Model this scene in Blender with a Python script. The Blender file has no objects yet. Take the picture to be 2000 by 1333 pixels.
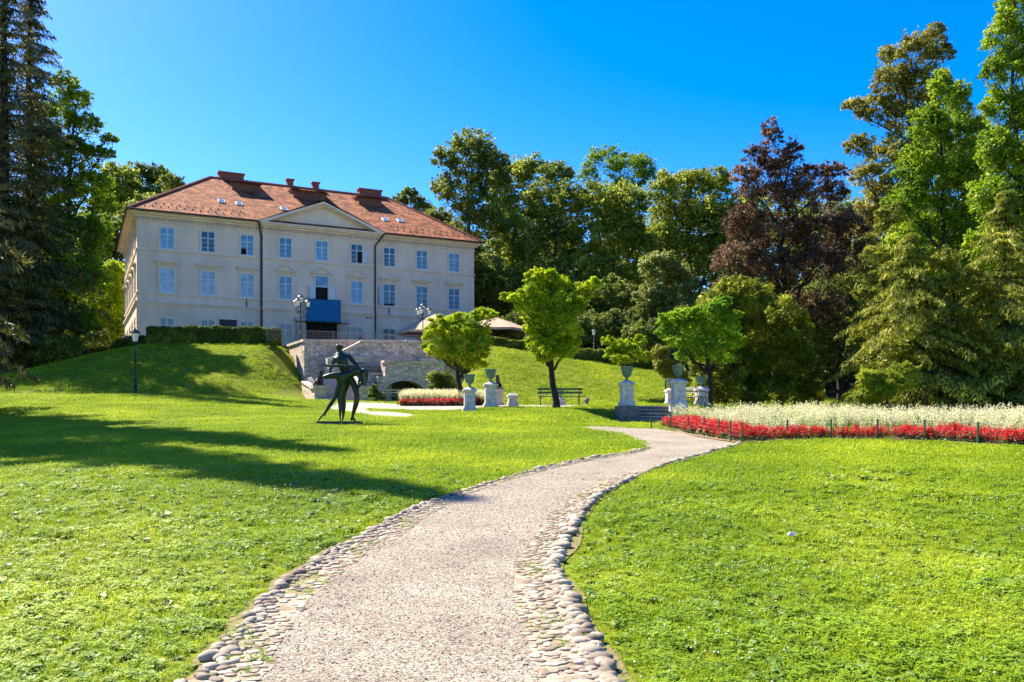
import bpy, bmesh, math, random
import numpy as np
from mathutils import Vector, Matrix
R = math.radians
sc = bpy.context.scene
COL = sc.collection

# ---------------------------------------------------------------- camera
EYE = 1.6            # eye height above the near path
FPX = 1700.0         # focal length expressed for a picture 2000 wide
HOR = 812.0          # horizon row
cam_d = bpy.data.cameras.new('camera'); cam = bpy.data.objects.new('camera', cam_d)
COL.objects.link(cam); sc.camera = cam
cam.location = (0, 0, EYE); cam.rotation_euler = (R(90), 0, 0)
cam_d.sensor_width = 36; cam_d.lens = 36*FPX/2000; cam_d.shift_y = (HOR-666.5)/2000
cam_d.clip_start = .1; cam_d.clip_end = 3000

# ---------------------------------------------------------------- light
SUN_AZ = R(142)      # direction towards the sun, anticlockwise from +X
SUN_EL = R(47)
world = bpy.data.worlds.new('World'); sc.world = world; world.use_nodes = True
wn = world.node_tree; wn.nodes.clear()
wo = wn.nodes.new('ShaderNodeOutputWorld'); wb = wn.nodes.new('ShaderNodeBackground')
sky = wn.nodes.new('ShaderNodeTexSky'); sky.sky_type = 'NISHITA'; sky.sun_disc = False
sky.sun_elevation = SUN_EL; sky.sun_rotation = R(90) - SUN_AZ
sky.altitude = 400; sky.air_density = 1.0; sky.dust_density = .7; sky.ozone_density = 3.5
hs = wn.nodes.new('ShaderNodeHueSaturation'); hs.inputs['Saturation'].default_value = 1.52; hs.inputs['Hue'].default_value = .514
hs.inputs['Value'].default_value = 1.12
wb.inputs['Strength'].default_value = .083
wn.links.new(sky.outputs[0], hs.inputs['Color']); wn.links.new(hs.outputs[0], wb.inputs[0]); wn.links.new(wb.outputs[0], wo.inputs[0])
sd = bpy.data.lights.new('sun', 'SUN'); sd.energy = 5.0; sd.angle = R(.5); sd.color = (1, .90, .70)
sun = bpy.data.objects.new('sun', sd); COL.objects.link(sun)
sdir = Vector((math.cos(SUN_AZ)*math.cos(SUN_EL), math.sin(SUN_AZ)*math.cos(SUN_EL), math.sin(SUN_EL)))
sun.rotation_euler = sdir.to_track_quat('Z', 'Y').to_euler(); sun.location = sdir*200
sc.view_settings.view_transform = 'Standard'; sc.view_settings.look = 'None'
sc.view_settings.exposure = 1.68; sc.view_settings.gamma = 1.0
sc.cycles.max_bounces = 6; sc.cycles.diffuse_bounces = 3; sc.cycles.transmission_bounces = 3; sc.cycles.transparent_max_bounces = 4

rnd = random.Random(7); RNG = np.random.default_rng(11)

# ---------------------------------------------------------------- helpers
def tag(o, label=None, cat=None, group=None, kind=None):
    if label: o['label'] = label
    if cat: o['category'] = cat
    if group: o['group'] = group
    if kind: o['kind'] = kind
    return o
def empty(name, loc, rz=0, label=None, cat=None, group=None):
    o = bpy.data.objects.new(name, None); COL.objects.link(o)
    o.location = loc; o.rotation_euler = (0, 0, rz); o.empty_display_size = .2
    return tag(o, label, cat, group)
def link_mesh(name, me, mat, parent=None, smooth=False):
    o = bpy.data.objects.new(name, me); COL.objects.link(o)
    if mat: me.materials.append(mat)
    if parent: o.parent = parent
    if smooth: me.polygons.foreach_set('use_smooth', [True]*len(me.polygons))
    return o
def quad_mesh(name, V, n=4):
    """V (k*n,3): k separate n-gons"""
    me = bpy.data.meshes.new(name); k = len(V)//n
    me.vertices.add(len(V)); me.vertices.foreach_set('co', np.asarray(V, 'f').ravel())
    me.loops.add(len(V)); me.loops.foreach_set('vertex_index', np.arange(len(V), dtype='i'))
    me.polygons.add(k); me.polygons.foreach_set('loop_start', np.arange(0, len(V), n, dtype='i'))
    me.polygons.foreach_set('loop_total', np.full(k, n, 'i')); me.update(); return me
class MB:
    def __init__(s): s.v = []; s.f = []
    def add(s, vs, fs):
        b = len(s.v); s.v += [tuple(p) for p in vs]; s.f += [tuple(i+b for i in f) for f in fs]; return s
    def box(s, x0, x1, y0, y1, z0, z1):
        return s.add([(x0,y0,z0),(x1,y0,z0),(x1,y1,z0),(x0,y1,z0),(x0,y0,z1),(x1,y0,z1),(x1,y1,z1),(x0,y1,z1)],
              [(3,2,1,0),(4,5,6,7),(0,1,5,4),(1,2,6,5),(2,3,7,6),(3,0,4,7)])
    def beam(s, a, b, w, h):
        """box along segment a-b, w wide, h high (hanging centred)"""
        a = Vector(a); b = Vector(b); d = (b-a).normalized()
        side = d.cross(Vector((0,0,1)))
        if side.length < 1e-4: side = Vector((1,0,0))
        side.normalize(); up = side.cross(d).normalized()
        P = [q + side*(i*w/2) + up*(j*h/2) for q in (a, b) for i, j in ((-1,-1),(1,-1),(1,1),(-1,1))]
        return s.add(P, [(3,2,1,0),(4,5,6,7),(0,1,5,4),(1,2,6,5),(2,3,7,6),(3,0,4,7)])
    def prism(s, poly, y0, y1, axis='y'):
        """poly of (x,z); extruded from y0 to y1"""
        n = len(poly)
        if axis == 'y': P = [(x,y0,z) for x,z in poly] + [(x,y1,z) for x,z in poly]
        elif axis == 'x': P = [(y0,x,z) for x,z in poly] + [(y1,x,z) for x,z in poly]
        else: P = [(x,z,y0) for x,z in poly] + [(x,z,y1) for x,z in poly]
        return s.add(P, [tuple(range(n)), tuple(range(2*n-1, n-1, -1))] + [((i+1)%n, i, n+i, n+(i+1)%n) for i in range(n)])
    def tube(s, pts, rad, n=8, cap=True):
        pts = [Vector(p) for p in pts]
        if not hasattr(rad, '__len__'): rad = [rad]*len(pts)
        b = len(s.v); ref = None
        for i, p in enumerate(pts):
            d = (pts[min(i+1, len(pts)-1)] - pts[max(i-1, 0)]).normalized()
            if ref is None:
                ref = d.orthogonal().normalized()
            ref = (ref - d*ref.dot(d)).normalized(); q = d.cross(ref)
            for k in range(n):
                a = 2*math.pi*k/n; s.v.append(tuple(p + (ref*math.cos(a)+q*math.sin(a))*rad[i]))
        for i in range(len(pts)-1):
            for k in range(n):
                s.f.append((b+i*n+k, b+i*n+(k+1)%n, b+(i+1)*n+(k+1)%n, b+(i+1)*n+k))
        if cap:
            s.f.append(tuple(b+k for k in reversed(range(n)))); s.f.append(tuple(b+(len(pts)-1)*n+k for k in range(n)))
        return s
    def lathe(s, prof, c=(0,0,0), n=16, sq=False):
        """prof [(r,z)]; sq -> square plan"""
        b = len(s.v)
        if sq: n = 4
        for r, z in prof:
            for k in range(n):
                a = 2*math.pi*(k+.5)/n; rr = r*math.sqrt(2) if sq else r
                s.v.append((c[0]+rr*math.cos(a), c[1]+rr*math.sin(a), c[2]+z))
        for i in range(len(prof)-1):
            for k in range(n):
                s.f.append((b+i*n+k, b+i*n+(k+1)%n, b+(i+1)*n+(k+1)%n, b+(i+1)*n+k))
        s.f.append(tuple(b+k for k in reversed(range(n)))); s.f.append(tuple(b+(len(prof)-1)*n+k for k in range(n)))
        return s
    def ball(s, c, r, n=10, sz=1.0):
        prof = [(max(r*math.sin(math.pi*i/8), r*.02), -r*sz*math.cos(math.pi*i/8)) for i in range(9)]
        return s.lathe(prof, c, n)
    def build(s, name, mat, parent=None, smooth=False):
        me = bpy.data.meshes.new(name); me.from_pydata(s.v, [], s.f); me.update()
        bm = bmesh.new(); bm.from_mesh(me); bmesh.ops.recalc_face_normals(bm, faces=bm.faces); bm.to_mesh(me); bm.free()
        o = link_mesh(name, me, mat, parent)
        if smooth:
            me.polygons.foreach_set('use_smooth', [True]*len(me.polygons))
            me.set_sharp_from_angle(angle=R(38))
        return o
def copy_tree(o, parent=None):
    c = o.copy(); COL.objects.link(c)
    if parent: c.parent = parent
    for ch in [x for x in bpy.data.objects if x.parent == o]: copy_tree(ch, c)
    return c

# ---------------------------------------------------------------- materials
def nodes(m):
    m.use_nodes = True; nt = m.node_tree; b = nt.nodes['Principled BSDF']; return nt, b
def mk(name, col, rough=.8, metal=0, col2=None, scale=5, detail=6, lo=.35, hi=.65, bump=0, bscale=None, bdist=.02, coord='Object', spec=.3, stretch=None, col3=None, scale3=1.0):
    m = bpy.data.materials.new(name); nt, b = nodes(m); L = nt.links
    b.inputs['Base Color'].default_value = (*col, 1); b.inputs['Roughness'].default_value = rough
    b.inputs['Metallic'].default_value = metal; b.inputs['Specular IOR Level'].default_value = spec
    tc = nt.nodes.new('ShaderNodeTexCoord'); src = tc.outputs[coord]
    if coord == 'World':
        pass
    if stretch:
        mp = nt.nodes.new('ShaderNodeMapping'); mp.inputs['Scale'].default_value = stretch; L.new(src, mp.inputs[0]); src = mp.outputs[0]
    def noise(sc_, det=detail):
        n = nt.nodes.new('ShaderNodeTexNoise'); n.inputs['Scale'].default_value = sc_; n.inputs['Detail'].default_value = det; L.new(src, n.inputs[0]); return n
    out = None
    if col2:
        n = noise(scale); r = nt.nodes.new('ShaderNodeMapRange'); r.inputs[1].default_value = lo; r.inputs[2].default_value = hi
        L.new(n.outputs[0], r.inputs[0]); mx = nt.nodes.new('ShaderNodeMix'); mx.data_type = 'RGBA'
        L.new(r.outputs[0], mx.inputs[0]); mx.inputs[6].default_value = (*col, 1); mx.inputs[7].default_value = (*col2, 1); out = mx.outputs[2]
        if col3:
            n = noise(scale3); r = nt.nodes.new('ShaderNodeMapRange'); r.inputs[1].default_value = .45; r.inputs[2].default_value = .7
            L.new(n.outputs[0], r.inputs[0]); m2 = nt.nodes.new('ShaderNodeMix'); m2.data_type = 'RGBA'
            L.new(r.outputs[0], m2.inputs[0]); L.new(out, m2.inputs[6]); m2.inputs[7].default_value = (*col3, 1); out = m2.outputs[2]
        L.new(out, b.inputs['Base Color'])
    if bump:
        n = noise(bscale or scale); bp = nt.nodes.new('ShaderNodeBump'); bp.inputs['Strength'].default_value = bump; bp.inputs['Distance'].default_value = bdist
        L.new(n.outputs[0], bp.inputs['Height']); L.new(bp.outputs[0], b.inputs['Normal'])
    return m
def leafmat(name, c1, c2, trans=.35, c3=None, clump=.5, rough=.6, tcol=None):
    """foliage: colour differs leaf by leaf and in broad patches of the species' own tone; light passes through"""
    m = bpy.data.materials.new(name); m.use_nodes = True; nt = m.node_tree; L = nt.links; b = nt.nodes['Principled BSDF']; out = nt.nodes['Material Output']
    g = nt.nodes.new('ShaderNodeNewGeometry'); tc = nt.nodes.new('ShaderNodeTexCoord')
    n = nt.nodes.new('ShaderNodeTexNoise'); n.inputs['Scale'].default_value = clump; n.inputs['Detail'].default_value = 2; L.new(tc.outputs['Object'], n.inputs[0])
    a = nt.nodes.new('ShaderNodeMath'); a.operation = 'MULTIPLY_ADD'; L.new(n.outputs[0], a.inputs[0]); a.inputs[1].default_value = 2.4; a.inputs[2].default_value = -1.2
    a2 = nt.nodes.new('ShaderNodeMath'); a2.operation = 'MULTIPLY_ADD'; L.new(g.outputs['Random Per Island'], a2.inputs[0]); a2.inputs[1].default_value = .8; a2.inputs[2].default_value = .1
    ad = nt.nodes.new('ShaderNodeMath'); ad.operation = 'ADD'; ad.use_clamp = True; L.new(a.outputs[0], ad.inputs[0]); L.new(a2.outputs[0], ad.inputs[1])
    r = nt.nodes.new('ShaderNodeValToRGB'); r.color_ramp.elements[0].color = (*c1, 1); r.color_ramp.elements[1].color = (*c2, 1)
    if c3: e = r.color_ramp.elements.new(.9); e.color = (*c2, 1); r.color_ramp.elements[2].color = (*c3, 1)
    L.new(ad.outputs[0], r.inputs[0]); L.new(r.outputs[0], b.inputs['Base Color']); b.inputs['Roughness'].default_value = rough; b.inputs['Specular IOR Level'].default_value = .35
    t = nt.nodes.new('ShaderNodeBsdfTranslucent'); ms = nt.nodes.new('ShaderNodeMixShader')
    if tcol:
        mt = nt.nodes.new('ShaderNodeMix'); mt.data_type = 'RGBA'; mt.blend_type = 'MULTIPLY'; mt.inputs[0].default_value = 1; L.new(r.outputs[0], mt.inputs[6]); mt.inputs[7].default_value = (*tcol, 1); L.new(mt.outputs[2], t.inputs[0])
    else: L.new(r.outputs[0], t.inputs[0])
    ms.inputs[0].default_value = trans; L.new(b.outputs[0], ms.inputs[1]); L.new(t.outputs[0], ms.inputs[2]); L.new(ms.outputs[0], out.inputs[0])
    return m
def stonemat(name, c1, c2, c3, sx, sz, mortar=(.3,.26,.22), bump=.6, rot=0):
    """coursed rubble: irregular blocks, each with a tone of its own"""
    m = bpy.data.materials.new(name); nt, b = nodes(m); L = nt.links; b.inputs['Roughness'].default_value = .9; b.inputs['Specular IOR Level'].default_value = .2
    tc = nt.nodes.new('ShaderNodeTexCoord'); mp = nt.nodes.new('ShaderNodeMapping'); mp.inputs['Scale'].default_value = (sx, sx, sz); L.new(tc.outputs['Object'], mp.inputs[0])
    v = nt.nodes.new('ShaderNodeTexVoronoi'); L.new(mp.outputs[0], v.inputs[0]); v.inputs['Scale'].default_value = 1; v.inputs['Randomness'].default_value = .8
    ve = nt.nodes.new('ShaderNodeTexVoronoi'); ve.feature = 'DISTANCE_TO_EDGE'; L.new(mp.outputs[0], ve.inputs[0]); ve.inputs['Scale'].default_value = 1; ve.inputs['Randomness'].default_value = .8
    sp = nt.nodes.new('ShaderNodeSeparateColor'); L.new(v.outputs['Color'], sp.inputs[0])
    r = nt.nodes.new('ShaderNodeValToRGB'); r.color_ramp.elements[0].color = (*c1, 1); r.color_ramp.elements[1].color = (*c3, 1); e = r.color_ramp.elements.new(.5); e.color = (*c2, 1)
    L.new(sp.outputs[0], r.inputs[0])
    n = nt.nodes.new('ShaderNodeTexNoise'); n.inputs['Scale'].default_value = 2.2; n.inputs['Detail'].default_value = 8; L.new(tc.outputs['Object'], n.inputs[0])
    mm = nt.nodes.new('ShaderNodeMix'); mm.data_type = 'RGBA'; mm.blend_type = 'OVERLAY'; mm.inputs[0].default_value = .5; L.new(r.outputs[0], mm.inputs[6]); L.new(n.outputs[0], mm.inputs[7])
    er = nt.nodes.new('ShaderNodeMapRange'); er.inputs[1].default_value = .0; er.inputs[2].default_value = .09; L.new(ve.outputs[0], er.inputs[0])
    mx = nt.nodes.new('ShaderNodeMix'); mx.data_type = 'RGBA'; L.new(er.outputs[0], mx.inputs[0]); mx.inputs[6].default_value = (*mortar, 1); L.new(mm.outputs[2], mx.inputs[7]); L.new(mx.outputs[2], b.inputs['Base Color'])
    bp = nt.nodes.new('ShaderNodeBump'); bp.inputs['Strength'].default_value = bump; bp.inputs['Distance'].default_value = .06; L.new(er.outputs[0], bp.inputs['Height']); L.new(bp.outputs[0], b.inputs['Normal'])
    return m

M = {}
M['plaster'] = mk('plaster', (.80,.63,.50), .9, col2=(.73,.57,.455), scale=.35, col3=(.69,.54,.43), scale3=.16, bump=.15, bscale=30)
def weather(m, sz=(1.2,1.2,.12), lo=.88, scale2=.5):
    """rain streaks and broad uneven patches on a wall"""
    nt = m.node_tree; L = nt.links; b = nt.nodes['Principled BSDF']; tc = nt.nodes.new('ShaderNodeTexCoord'); mp = nt.nodes.new('ShaderNodeMapping'); mp.inputs['Scale'].default_value = sz; L.new(tc.outputs['Object'], mp.inputs[0])
    n = nt.nodes.new('ShaderNodeTexNoise'); n.inputs['Scale'].default_value = 1.3; n.inputs['Detail'].default_value = 8; n.inputs['Roughness'].default_value = .65; L.new(mp.outputs[0], n.inputs[0])
    n2 = nt.nodes.new('ShaderNodeTexNoise'); n2.inputs['Scale'].default_value = scale2; n2.inputs['Detail'].default_value = 9; L.new(tc.outputs['Object'], n2.inputs[0])
    mu = nt.nodes.new('ShaderNodeMath'); mu.operation = 'MULTIPLY'; L.new(n.outputs[0], mu.inputs[0]); L.new(n2.outputs[0], mu.inputs[1])
    r = nt.nodes.new('ShaderNodeMapRange'); r.inputs[1].default_value = .14; r.inputs[2].default_value = .30; r.inputs[3].default_value = lo; r.inputs[4].default_value = 1.03; L.new(mu.outputs[0], r.inputs[0])
    src = b.inputs['Base Color'].links[0].from_socket; v = nt.nodes.new('ShaderNodeVectorMath'); v.operation = 'SCALE'; L.new(src, v.inputs[0]); L.new(r.outputs[0], v.inputs['Scale']); L.new(v.outputs[0], b.inputs['Base Color']); return m
M['trim'] = mk('trim_plaster', (.80,.64,.51), .85, col2=(.73,.58,.46), scale=1.2)
weather(M['plaster']); weather(M['trim'])
M['lightstone'] = mk('light_stone', (.58,.48,.40), .85, col2=(.44,.37,.31), scale=6, bump=.3, bdist=.02)
M['whitestone'] = mk('white_painted_stone', (.56,.52,.50), .75, col2=(.44,.41,.40), scale=5, bump=.2, bdist=.01)
weather(M['whitestone'], (5,5,1.2), .62, 4); weather(M['lightstone'], (2,2,.6), .7, 2)
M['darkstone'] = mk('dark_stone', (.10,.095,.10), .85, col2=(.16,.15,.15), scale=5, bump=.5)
M['stepstone'] = mk('step_stone', (.36,.33,.32), .85, col2=(.26,.24,.23), scale=5, bump=.3)
M['rubble'] = stonemat('rubble_stone', (.40,.31,.26), (.58,.46,.38), (.70,.58,.48), 2.6, 5.0)
M['darkmetal'] = mk('dark_metal', (.015,.016,.02), .45, .3, col2=(.035,.033,.03), scale=8, spec=.5)
M['bronze'] = mk('green_bronze', (.010,.024,.017), .40, .5, col2=(.04,.085,.06), scale=3.5, lo=.5, hi=.85, bump=.2, bscale=14, spec=.6)
M['dogiron'] = mk('dark_iron', (.02,.02,.022), .4, .5, col2=(.05,.05,.055), scale=9)
M['urn'] = mk('green_patina', (.075,.15,.115), .6, .2, col2=(.13,.21,.17), scale=6, bump=.2)
M['benchgreen'] = mk('green_bench_paint', (.02,.10,.045), .45, col2=(.012,.06,.03), scale=8)
M['postgreen'] = mk('green_post_paint', (.03,.12,.06), .5, col2=(.02,.06,.04), scale=9)
M['frame'] = mk('window_frame_paint', (.62,.66,.70), .5, col2=(.55,.60,.66), scale=5)
M['bluecloth'] = mk('blue_banner_cloth', (.004,.12,.28), .75, col2=(.004,.14,.31), scale=1.5)
M['black'] = mk('dark_panel', (.02,.02,.028), .5)
M['opening'] = mk('painted_unlit_interior', (.012,.010,.010), .9)  # near-black panel colour stands in for the shade inside openings
M['lampglass'] = mk('frosted_lamp_glass', (.80,.78,.74), .3, spec=.5)
M['parasol'] = mk('beige_canvas', (.46,.33,.24), .85, col2=(.38,.27,.19), scale=3)
M['bark'] = mk('bark', (.060,.042,.030), .95, col2=(.03,.022,.017), scale=9, bump=.8, bdist=.05, stretch=(1,1,.25))
M['barkdark'] = mk('dark_bark', (.035,.026,.020), .95, col2=(.018,.014,.011), scale=8, bump=.8, bdist=.05, stretch=(1,1,.25))
def glass(name, c, rough=.12):
    m = mk(name, c, rough, spec=.8, col2=tuple(x*.55 for x in c), scale=1.3, detail=2); nt = m.node_tree; L = nt.links; b = nt.nodes['Principled BSDF']
    oi = nt.nodes.new('ShaderNodeObjectInfo'); r = nt.nodes.new('ShaderNodeMapRange'); r.inputs[3].default_value = .62; r.inputs[4].default_value = 1.25; L.new(oi.outputs['Random'], r.inputs[0])
    v = nt.nodes.new('ShaderNodeVectorMath'); v.operation = 'SCALE'; L.new(b.inputs['Base Color'].links[0].from_socket, v.inputs[0]); L.new(r.outputs[0], v.inputs['Scale']); L.new(v.outputs[0], b.inputs['Base Color']); return m
M['pane'] = glass('pane_sky_reflection', (.13,.30,.46)); M['panepale'] = glass('pane_pale_curtain', (.33,.42,.56)); M['panedark'] = glass('pane_dark', (.03,.06,.085))  # blues paint reflected sky into the base colour; the pale one adds curtain tone
def roofmat():
    m = bpy.data.materials.new('clay_roof_tiles'); nt, b = nodes(m); L = nt.links; b.inputs['Roughness'].default_value = .85; b.inputs['Specular IOR Level'].default_value = .2
    uv = nt.nodes.new('ShaderNodeUVMap')
    br = nt.nodes.new('ShaderNodeTexBrick'); br.inputs['Scale'].default_value = 1; br.inputs['Brick Width'].default_value = .34; br.inputs['Row Height'].default_value = .30
    br.inputs['Mortar Size'].default_value = .035; br.inputs['Color1'].default_value = (.60,.19,.08,1); br.inputs['Color2'].default_value = (.40,.13,.06,1); br.inputs['Mortar'].default_value = (.10,.045,.03,1); br.inputs['Bias'].default_value = -.2
    L.new(uv.outputs[0], br.inputs[0])
    n = nt.nodes.new('ShaderNodeTexNoise'); n.inputs['Scale'].default_value = .9; n.inputs['Detail'].default_value = 9; L.new(uv.outputs[0], n.inputs[0])
    r = nt.nodes.new('ShaderNodeValToRGB'); r.color_ramp.elements[0].position = .40; r.color_ramp.elements[0].color = (.36,.30,.26,1); r.color_ramp.elements[1].position = .65; r.color_ramp.elements[1].color = (1.0,.95,.9,1); L.new(n.outputs[0], r.inputs[0])
    mx = nt.nodes.new('ShaderNodeMix'); mx.data_type = 'RGBA'; mx.blend_type = 'MULTIPLY'; mx.inputs[0].default_value = 1; L.new(br.outputs[0], mx.inputs[6]); L.new(r.outputs[0], mx.inputs[7])
    n2 = nt.nodes.new('ShaderNodeTexNoise'); n2.inputs['Scale'].default_value = 2.7; n2.inputs['Detail'].default_value = 4; L.new(uv.outputs[0], n2.inputs[0])
    r2 = nt.nodes.new('ShaderNodeMapRange'); r2.inputs[1].default_value = .58; r2.inputs[2].default_value = .72; L.new(n2.outputs[0], r2.inputs[0])
    m2 = nt.nodes.new('ShaderNodeMix'); m2.data_type = 'RGBA'; L.new(r2.outputs[0], m2.inputs[0]); L.new(mx.outputs[2], m2.inputs[6]); m2.inputs[7].default_value = (.66,.36,.20,1); L.new(m2.outputs[2], b.inputs['Base Color'])
    bp = nt.nodes.new('ShaderNodeBump'); bp.inputs['Strength'].default_value = .9; bp.inputs['Distance'].default_value = .05; L.new(br.outputs['Fac'], bp.inputs['Height']); bp.invert = True; L.new(bp.outputs[0], b.inputs['Normal'])
    return m
M['roof'] = roofmat()
M['chimney'] = mk('red_brick_plaster', (.30,.10,.065), .9, col2=(.20,.07,.05), scale=6, bump=.4)

# ---------------------------------------------------------------- projection helpers (photo pixels -> a point at a chosen depth)
def PT(px, py, Y): return Vector(((px-1000)/FPX*Y, Y, EYE+(HOR-py)/FPX*Y))

# ---------------------------------------------------------------- terrain
def sstep(a, b, x):
    t = np.clip((x-a)/(b-a), 0, 1); return t*t*(3-2*t)
PY = [-40, 5, 9, 14, 18, 24, 30, 36, 45, 58, 75, 100, 400]
PL = [-1.6, -1.6, -1.52, -1.24, -1.0, -.66, -.36, -.12, .28, .86, .95, 1.0, 1.0]
PRr = [-1.6, -1.6, -1.52, -1.24, -1.0, -.70, -.44, .05, .50, .66, .8, 1.0, 1.0]
PSs = [-1.6, -1.6, -1.52, -1.24, -1.0, -.72, -.50, -.30, .50, .66, .8, 1.0, 1.0]
PYs = [-40, 5, 9, 14, 18, 24, 30, 38.4, 40.6, 58, 75, 100, 400]
TX = [-160, -60, -46, -42, -38, -34, -30, -20, -2, 3.5, 12, 20, 30, 160]
TZ = [1.5, 1.8, 2.1, 3.0, 4.4, 5.4, 6.1, 6.1, 5.9, 4.9, 3.8, 2.0, .9, .9]
def smooth_table(xs, ys, w):
    g = np.linspace(xs[0], xs[-1], 4000); v = np.interp(g, xs, ys); k = max(3, int(w/(g[1]-g[0])))
    ker = np.hanning(k+2)[1:-1]; ker /= ker.sum(); vp = np.pad(v, k, mode='edge'); v2 = np.convolve(vp, ker, 'same')[k:-k]; return g, v2
gPL = smooth_table(PY, PL, 7); gPR = smooth_table(PY, PRr, 4); gPS = smooth_table(PYs, PSs, 1.2); gT = smooth_table(TX, TZ, 5)
def wall_line(X): return 70 + (X+16.7)*.5
def H(X, Y):
    """ground height (world z) at X, Y"""
    X = np.asarray(X, float); Y = np.asarray(Y, float)
    pl = np.interp(Y, *gPL); pr = np.interp(Y, *gPR)
    w = sstep(-3.5, -.5, X)*(1-sstep(8.5, 12, X)); ws = sstep(2.6, 4.6, X); pr = pr*(1-ws)+np.interp(Y, *gPS)*ws; p = pl*(1-w)+pr*w
    p = p + .55*sstep(8, 24, -X)*sstep(34, 56, Y)
    p = p - .32*sstep(9, 15, X)*sstep(25, 35, Y)
    top = np.interp(X, *gT)
    ramp = np.clip((Y-57)/16, 0, 1); ramp = ramp*.75+sstep(57, 73, Y)*.25
    m = sstep(-20.8, -14.5, X)*(1-sstep(-5.5, -2.0, X))
    wl = np.where(X < -16.7, 70+(-16.7-X)*2.0, wall_line(X)); ramp2 = sstep(wl+.6, wl+1.8, Y)
    rr = ramp*(1-m)+ramp2*m
    h = p + (top-p)*rr
    # hills behind
    h = h + np.clip(Y-112, 0, 90)*.20
    h = h + np.clip(Y-88, 0, 60)*.16*sstep(4, 20, X)
    h = h + np.clip(Y-100, 0, 120)*.16*sstep(30, 50, -X)
    return h + EYE
def G(px, py, y0=2.0, y1=90.0):
    """first ground point along the line of sight through a photo pixel"""
    Y = np.arange(y0, y1, .02); X = (px-1000)/FPX*Y; z = EYE+(HOR-py)/FPX*Y
    d = z-H(X, Y); i = np.argmax(d <= 0)
    if d[i] > 0: i = int(np.argmin(np.abs(d)))
    return Vector((X[i], Y[i], float(H(X[i], Y[i]))))
def GY(px, Y):
    X = (px-1000)/FPX*Y; return Vector((X, Y, float(H(X, Y))))
def inpoly(X, Y, poly):
    X = np.asarray(X); Y = np.asarray(Y); ins = np.zeros(X.shape, bool); n = len(poly)
    for i in range(n):
        x1, y1 = poly[i][:2]; x2, y2 = poly[(i+1) % n][:2]
        if y1 == y2: continue
        c = ((y1 > Y) != (y2 > Y)) & (X < (x2-x1)*(Y-y1)/(y2-y1)+x1); ins ^= c
    return ins
def catmull(P, k):
    out = []; n = len(P)
    for i in range(n-1):
        p0, p1, p2, p3 = P[max(i-1, 0)], P[i], P[i+1], P[min(i+2, n-1)]
        for j in range(k):
            t = j/k; out.append(tuple(.5*((2*b)+(-a+c)*t+(2*a-5*b+4*c-d)*t*t+(-a+3*b-3*c+d)*t**3) for a, b, c, d in zip(p0, p1, p2, p3)))
    out.append(tuple(P[-1])); return out
# ================================================================ GROUND
def ground_mat(name, c1, c2, c3, s1, s2, bump=.5):
    return mk(name, c1, .95, col2=c2, scale=s1, detail=9, col3=c3, scale3=s2, bump=bump, bscale=s1*2, bdist=.03, spec=.1)
M['lawn'] = ground_mat('lawn_soil_and_turf', (.07,.09,.006), (.18,.22,.010), (.13,.16,.008), 7.0, .15)
M['gravel'] = None
def gravelmat():
    m = bpy.data.materials.new('pale_gravel'); nt, b = nodes(m); L = nt.links; b.inputs['Roughness'].default_value = .95; b.inputs['Specular IOR Level'].default_value = .15
    tc = nt.nodes.new('ShaderNodeTexCoord')
    v = nt.nodes.new('ShaderNodeTexVoronoi'); v.inputs['Scale'].default_value = 75; L.new(tc.outputs['Object'], v.inputs[0])
    sp = nt.nodes.new('ShaderNodeSeparateColor'); L.new(v.outputs['Color'], sp.inputs[0])
    r = nt.nodes.new('ShaderNodeValToRGB'); es = r.color_ramp.elements; es[0].color = (.065,.055,.042,1); es[1].color = (.44,.39,.32,1); e = es.new(.28); e.color = (.21,.18,.145,1); e = es.new(.6); e.color = (.31,.265,.215,1); L.new(sp.outputs[0], r.inputs[0])
    n = nt.nodes.new('ShaderNodeTexNoise'); n.inputs['Scale'].default_value = .9; n.inputs['Detail'].default_value = 10; n.inputs['Roughness'].default_value = .65; L.new(tc.outputs['Object'], n.inputs[0])
    mr = nt.nodes.new('ShaderNodeMapRange'); mr.inputs[1].default_value = .3; mr.inputs[2].default_value = .7; mr.inputs[3].default_value = .72; mr.inputs[4].default_value = 1.18; L.new(n.outputs[0], mr.inputs[0])
    mx = nt.nodes.new('ShaderNodeVectorMath'); mx.operation = 'SCALE'; L.new(r.outputs[0], mx.inputs[0]); L.new(mr.outputs[0], mx.inputs['Scale']); L.new(mx.outputs[0], b.inputs['Base Color'])
    v2 = nt.nodes.new('ShaderNodeTexNoise'); v2.inputs['Scale'].default_value = 45; v2.inputs['Detail'].default_value = 4; L.new(tc.outputs['Object'], v2.inputs[0])
    bp = nt.nodes.new('ShaderNodeBump'); bp.inputs['Strength'].default_value = .9; bp.inputs['Distance'].default_value = .02; L.new(v2.outputs[0], bp.inputs['Height'])
    b2 = nt.nodes.new('ShaderNodeBump'); b2.inputs['Strength'].default_value = .5; b2.inputs['Distance'].default_value = .012; L.new(v.outputs['Distance'], b2.inputs['Height']); L.new(bp.outputs[0], b2.inputs['Normal']); L.new(b2.outputs[0], b.inputs['Normal'])
    return m
M['gravel'] = gravelmat()
M['sandbed'] = mk('sandy_mortar', (.38,.32,.26), .95, col2=(.20,.15,.09), scale=7, bump=.8, bscale=22)
M['cobble'] = mk('river_cobble', (.42,.37,.32), .8, col2=(.30,.26,.22), scale=9, bump=.5, bscale=25, bdist=.01)
M['earth'] = mk('dry_soil', (.16,.10,.06), .95, col2=(.26,.18,.11), scale=6, bump=.6)

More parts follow.
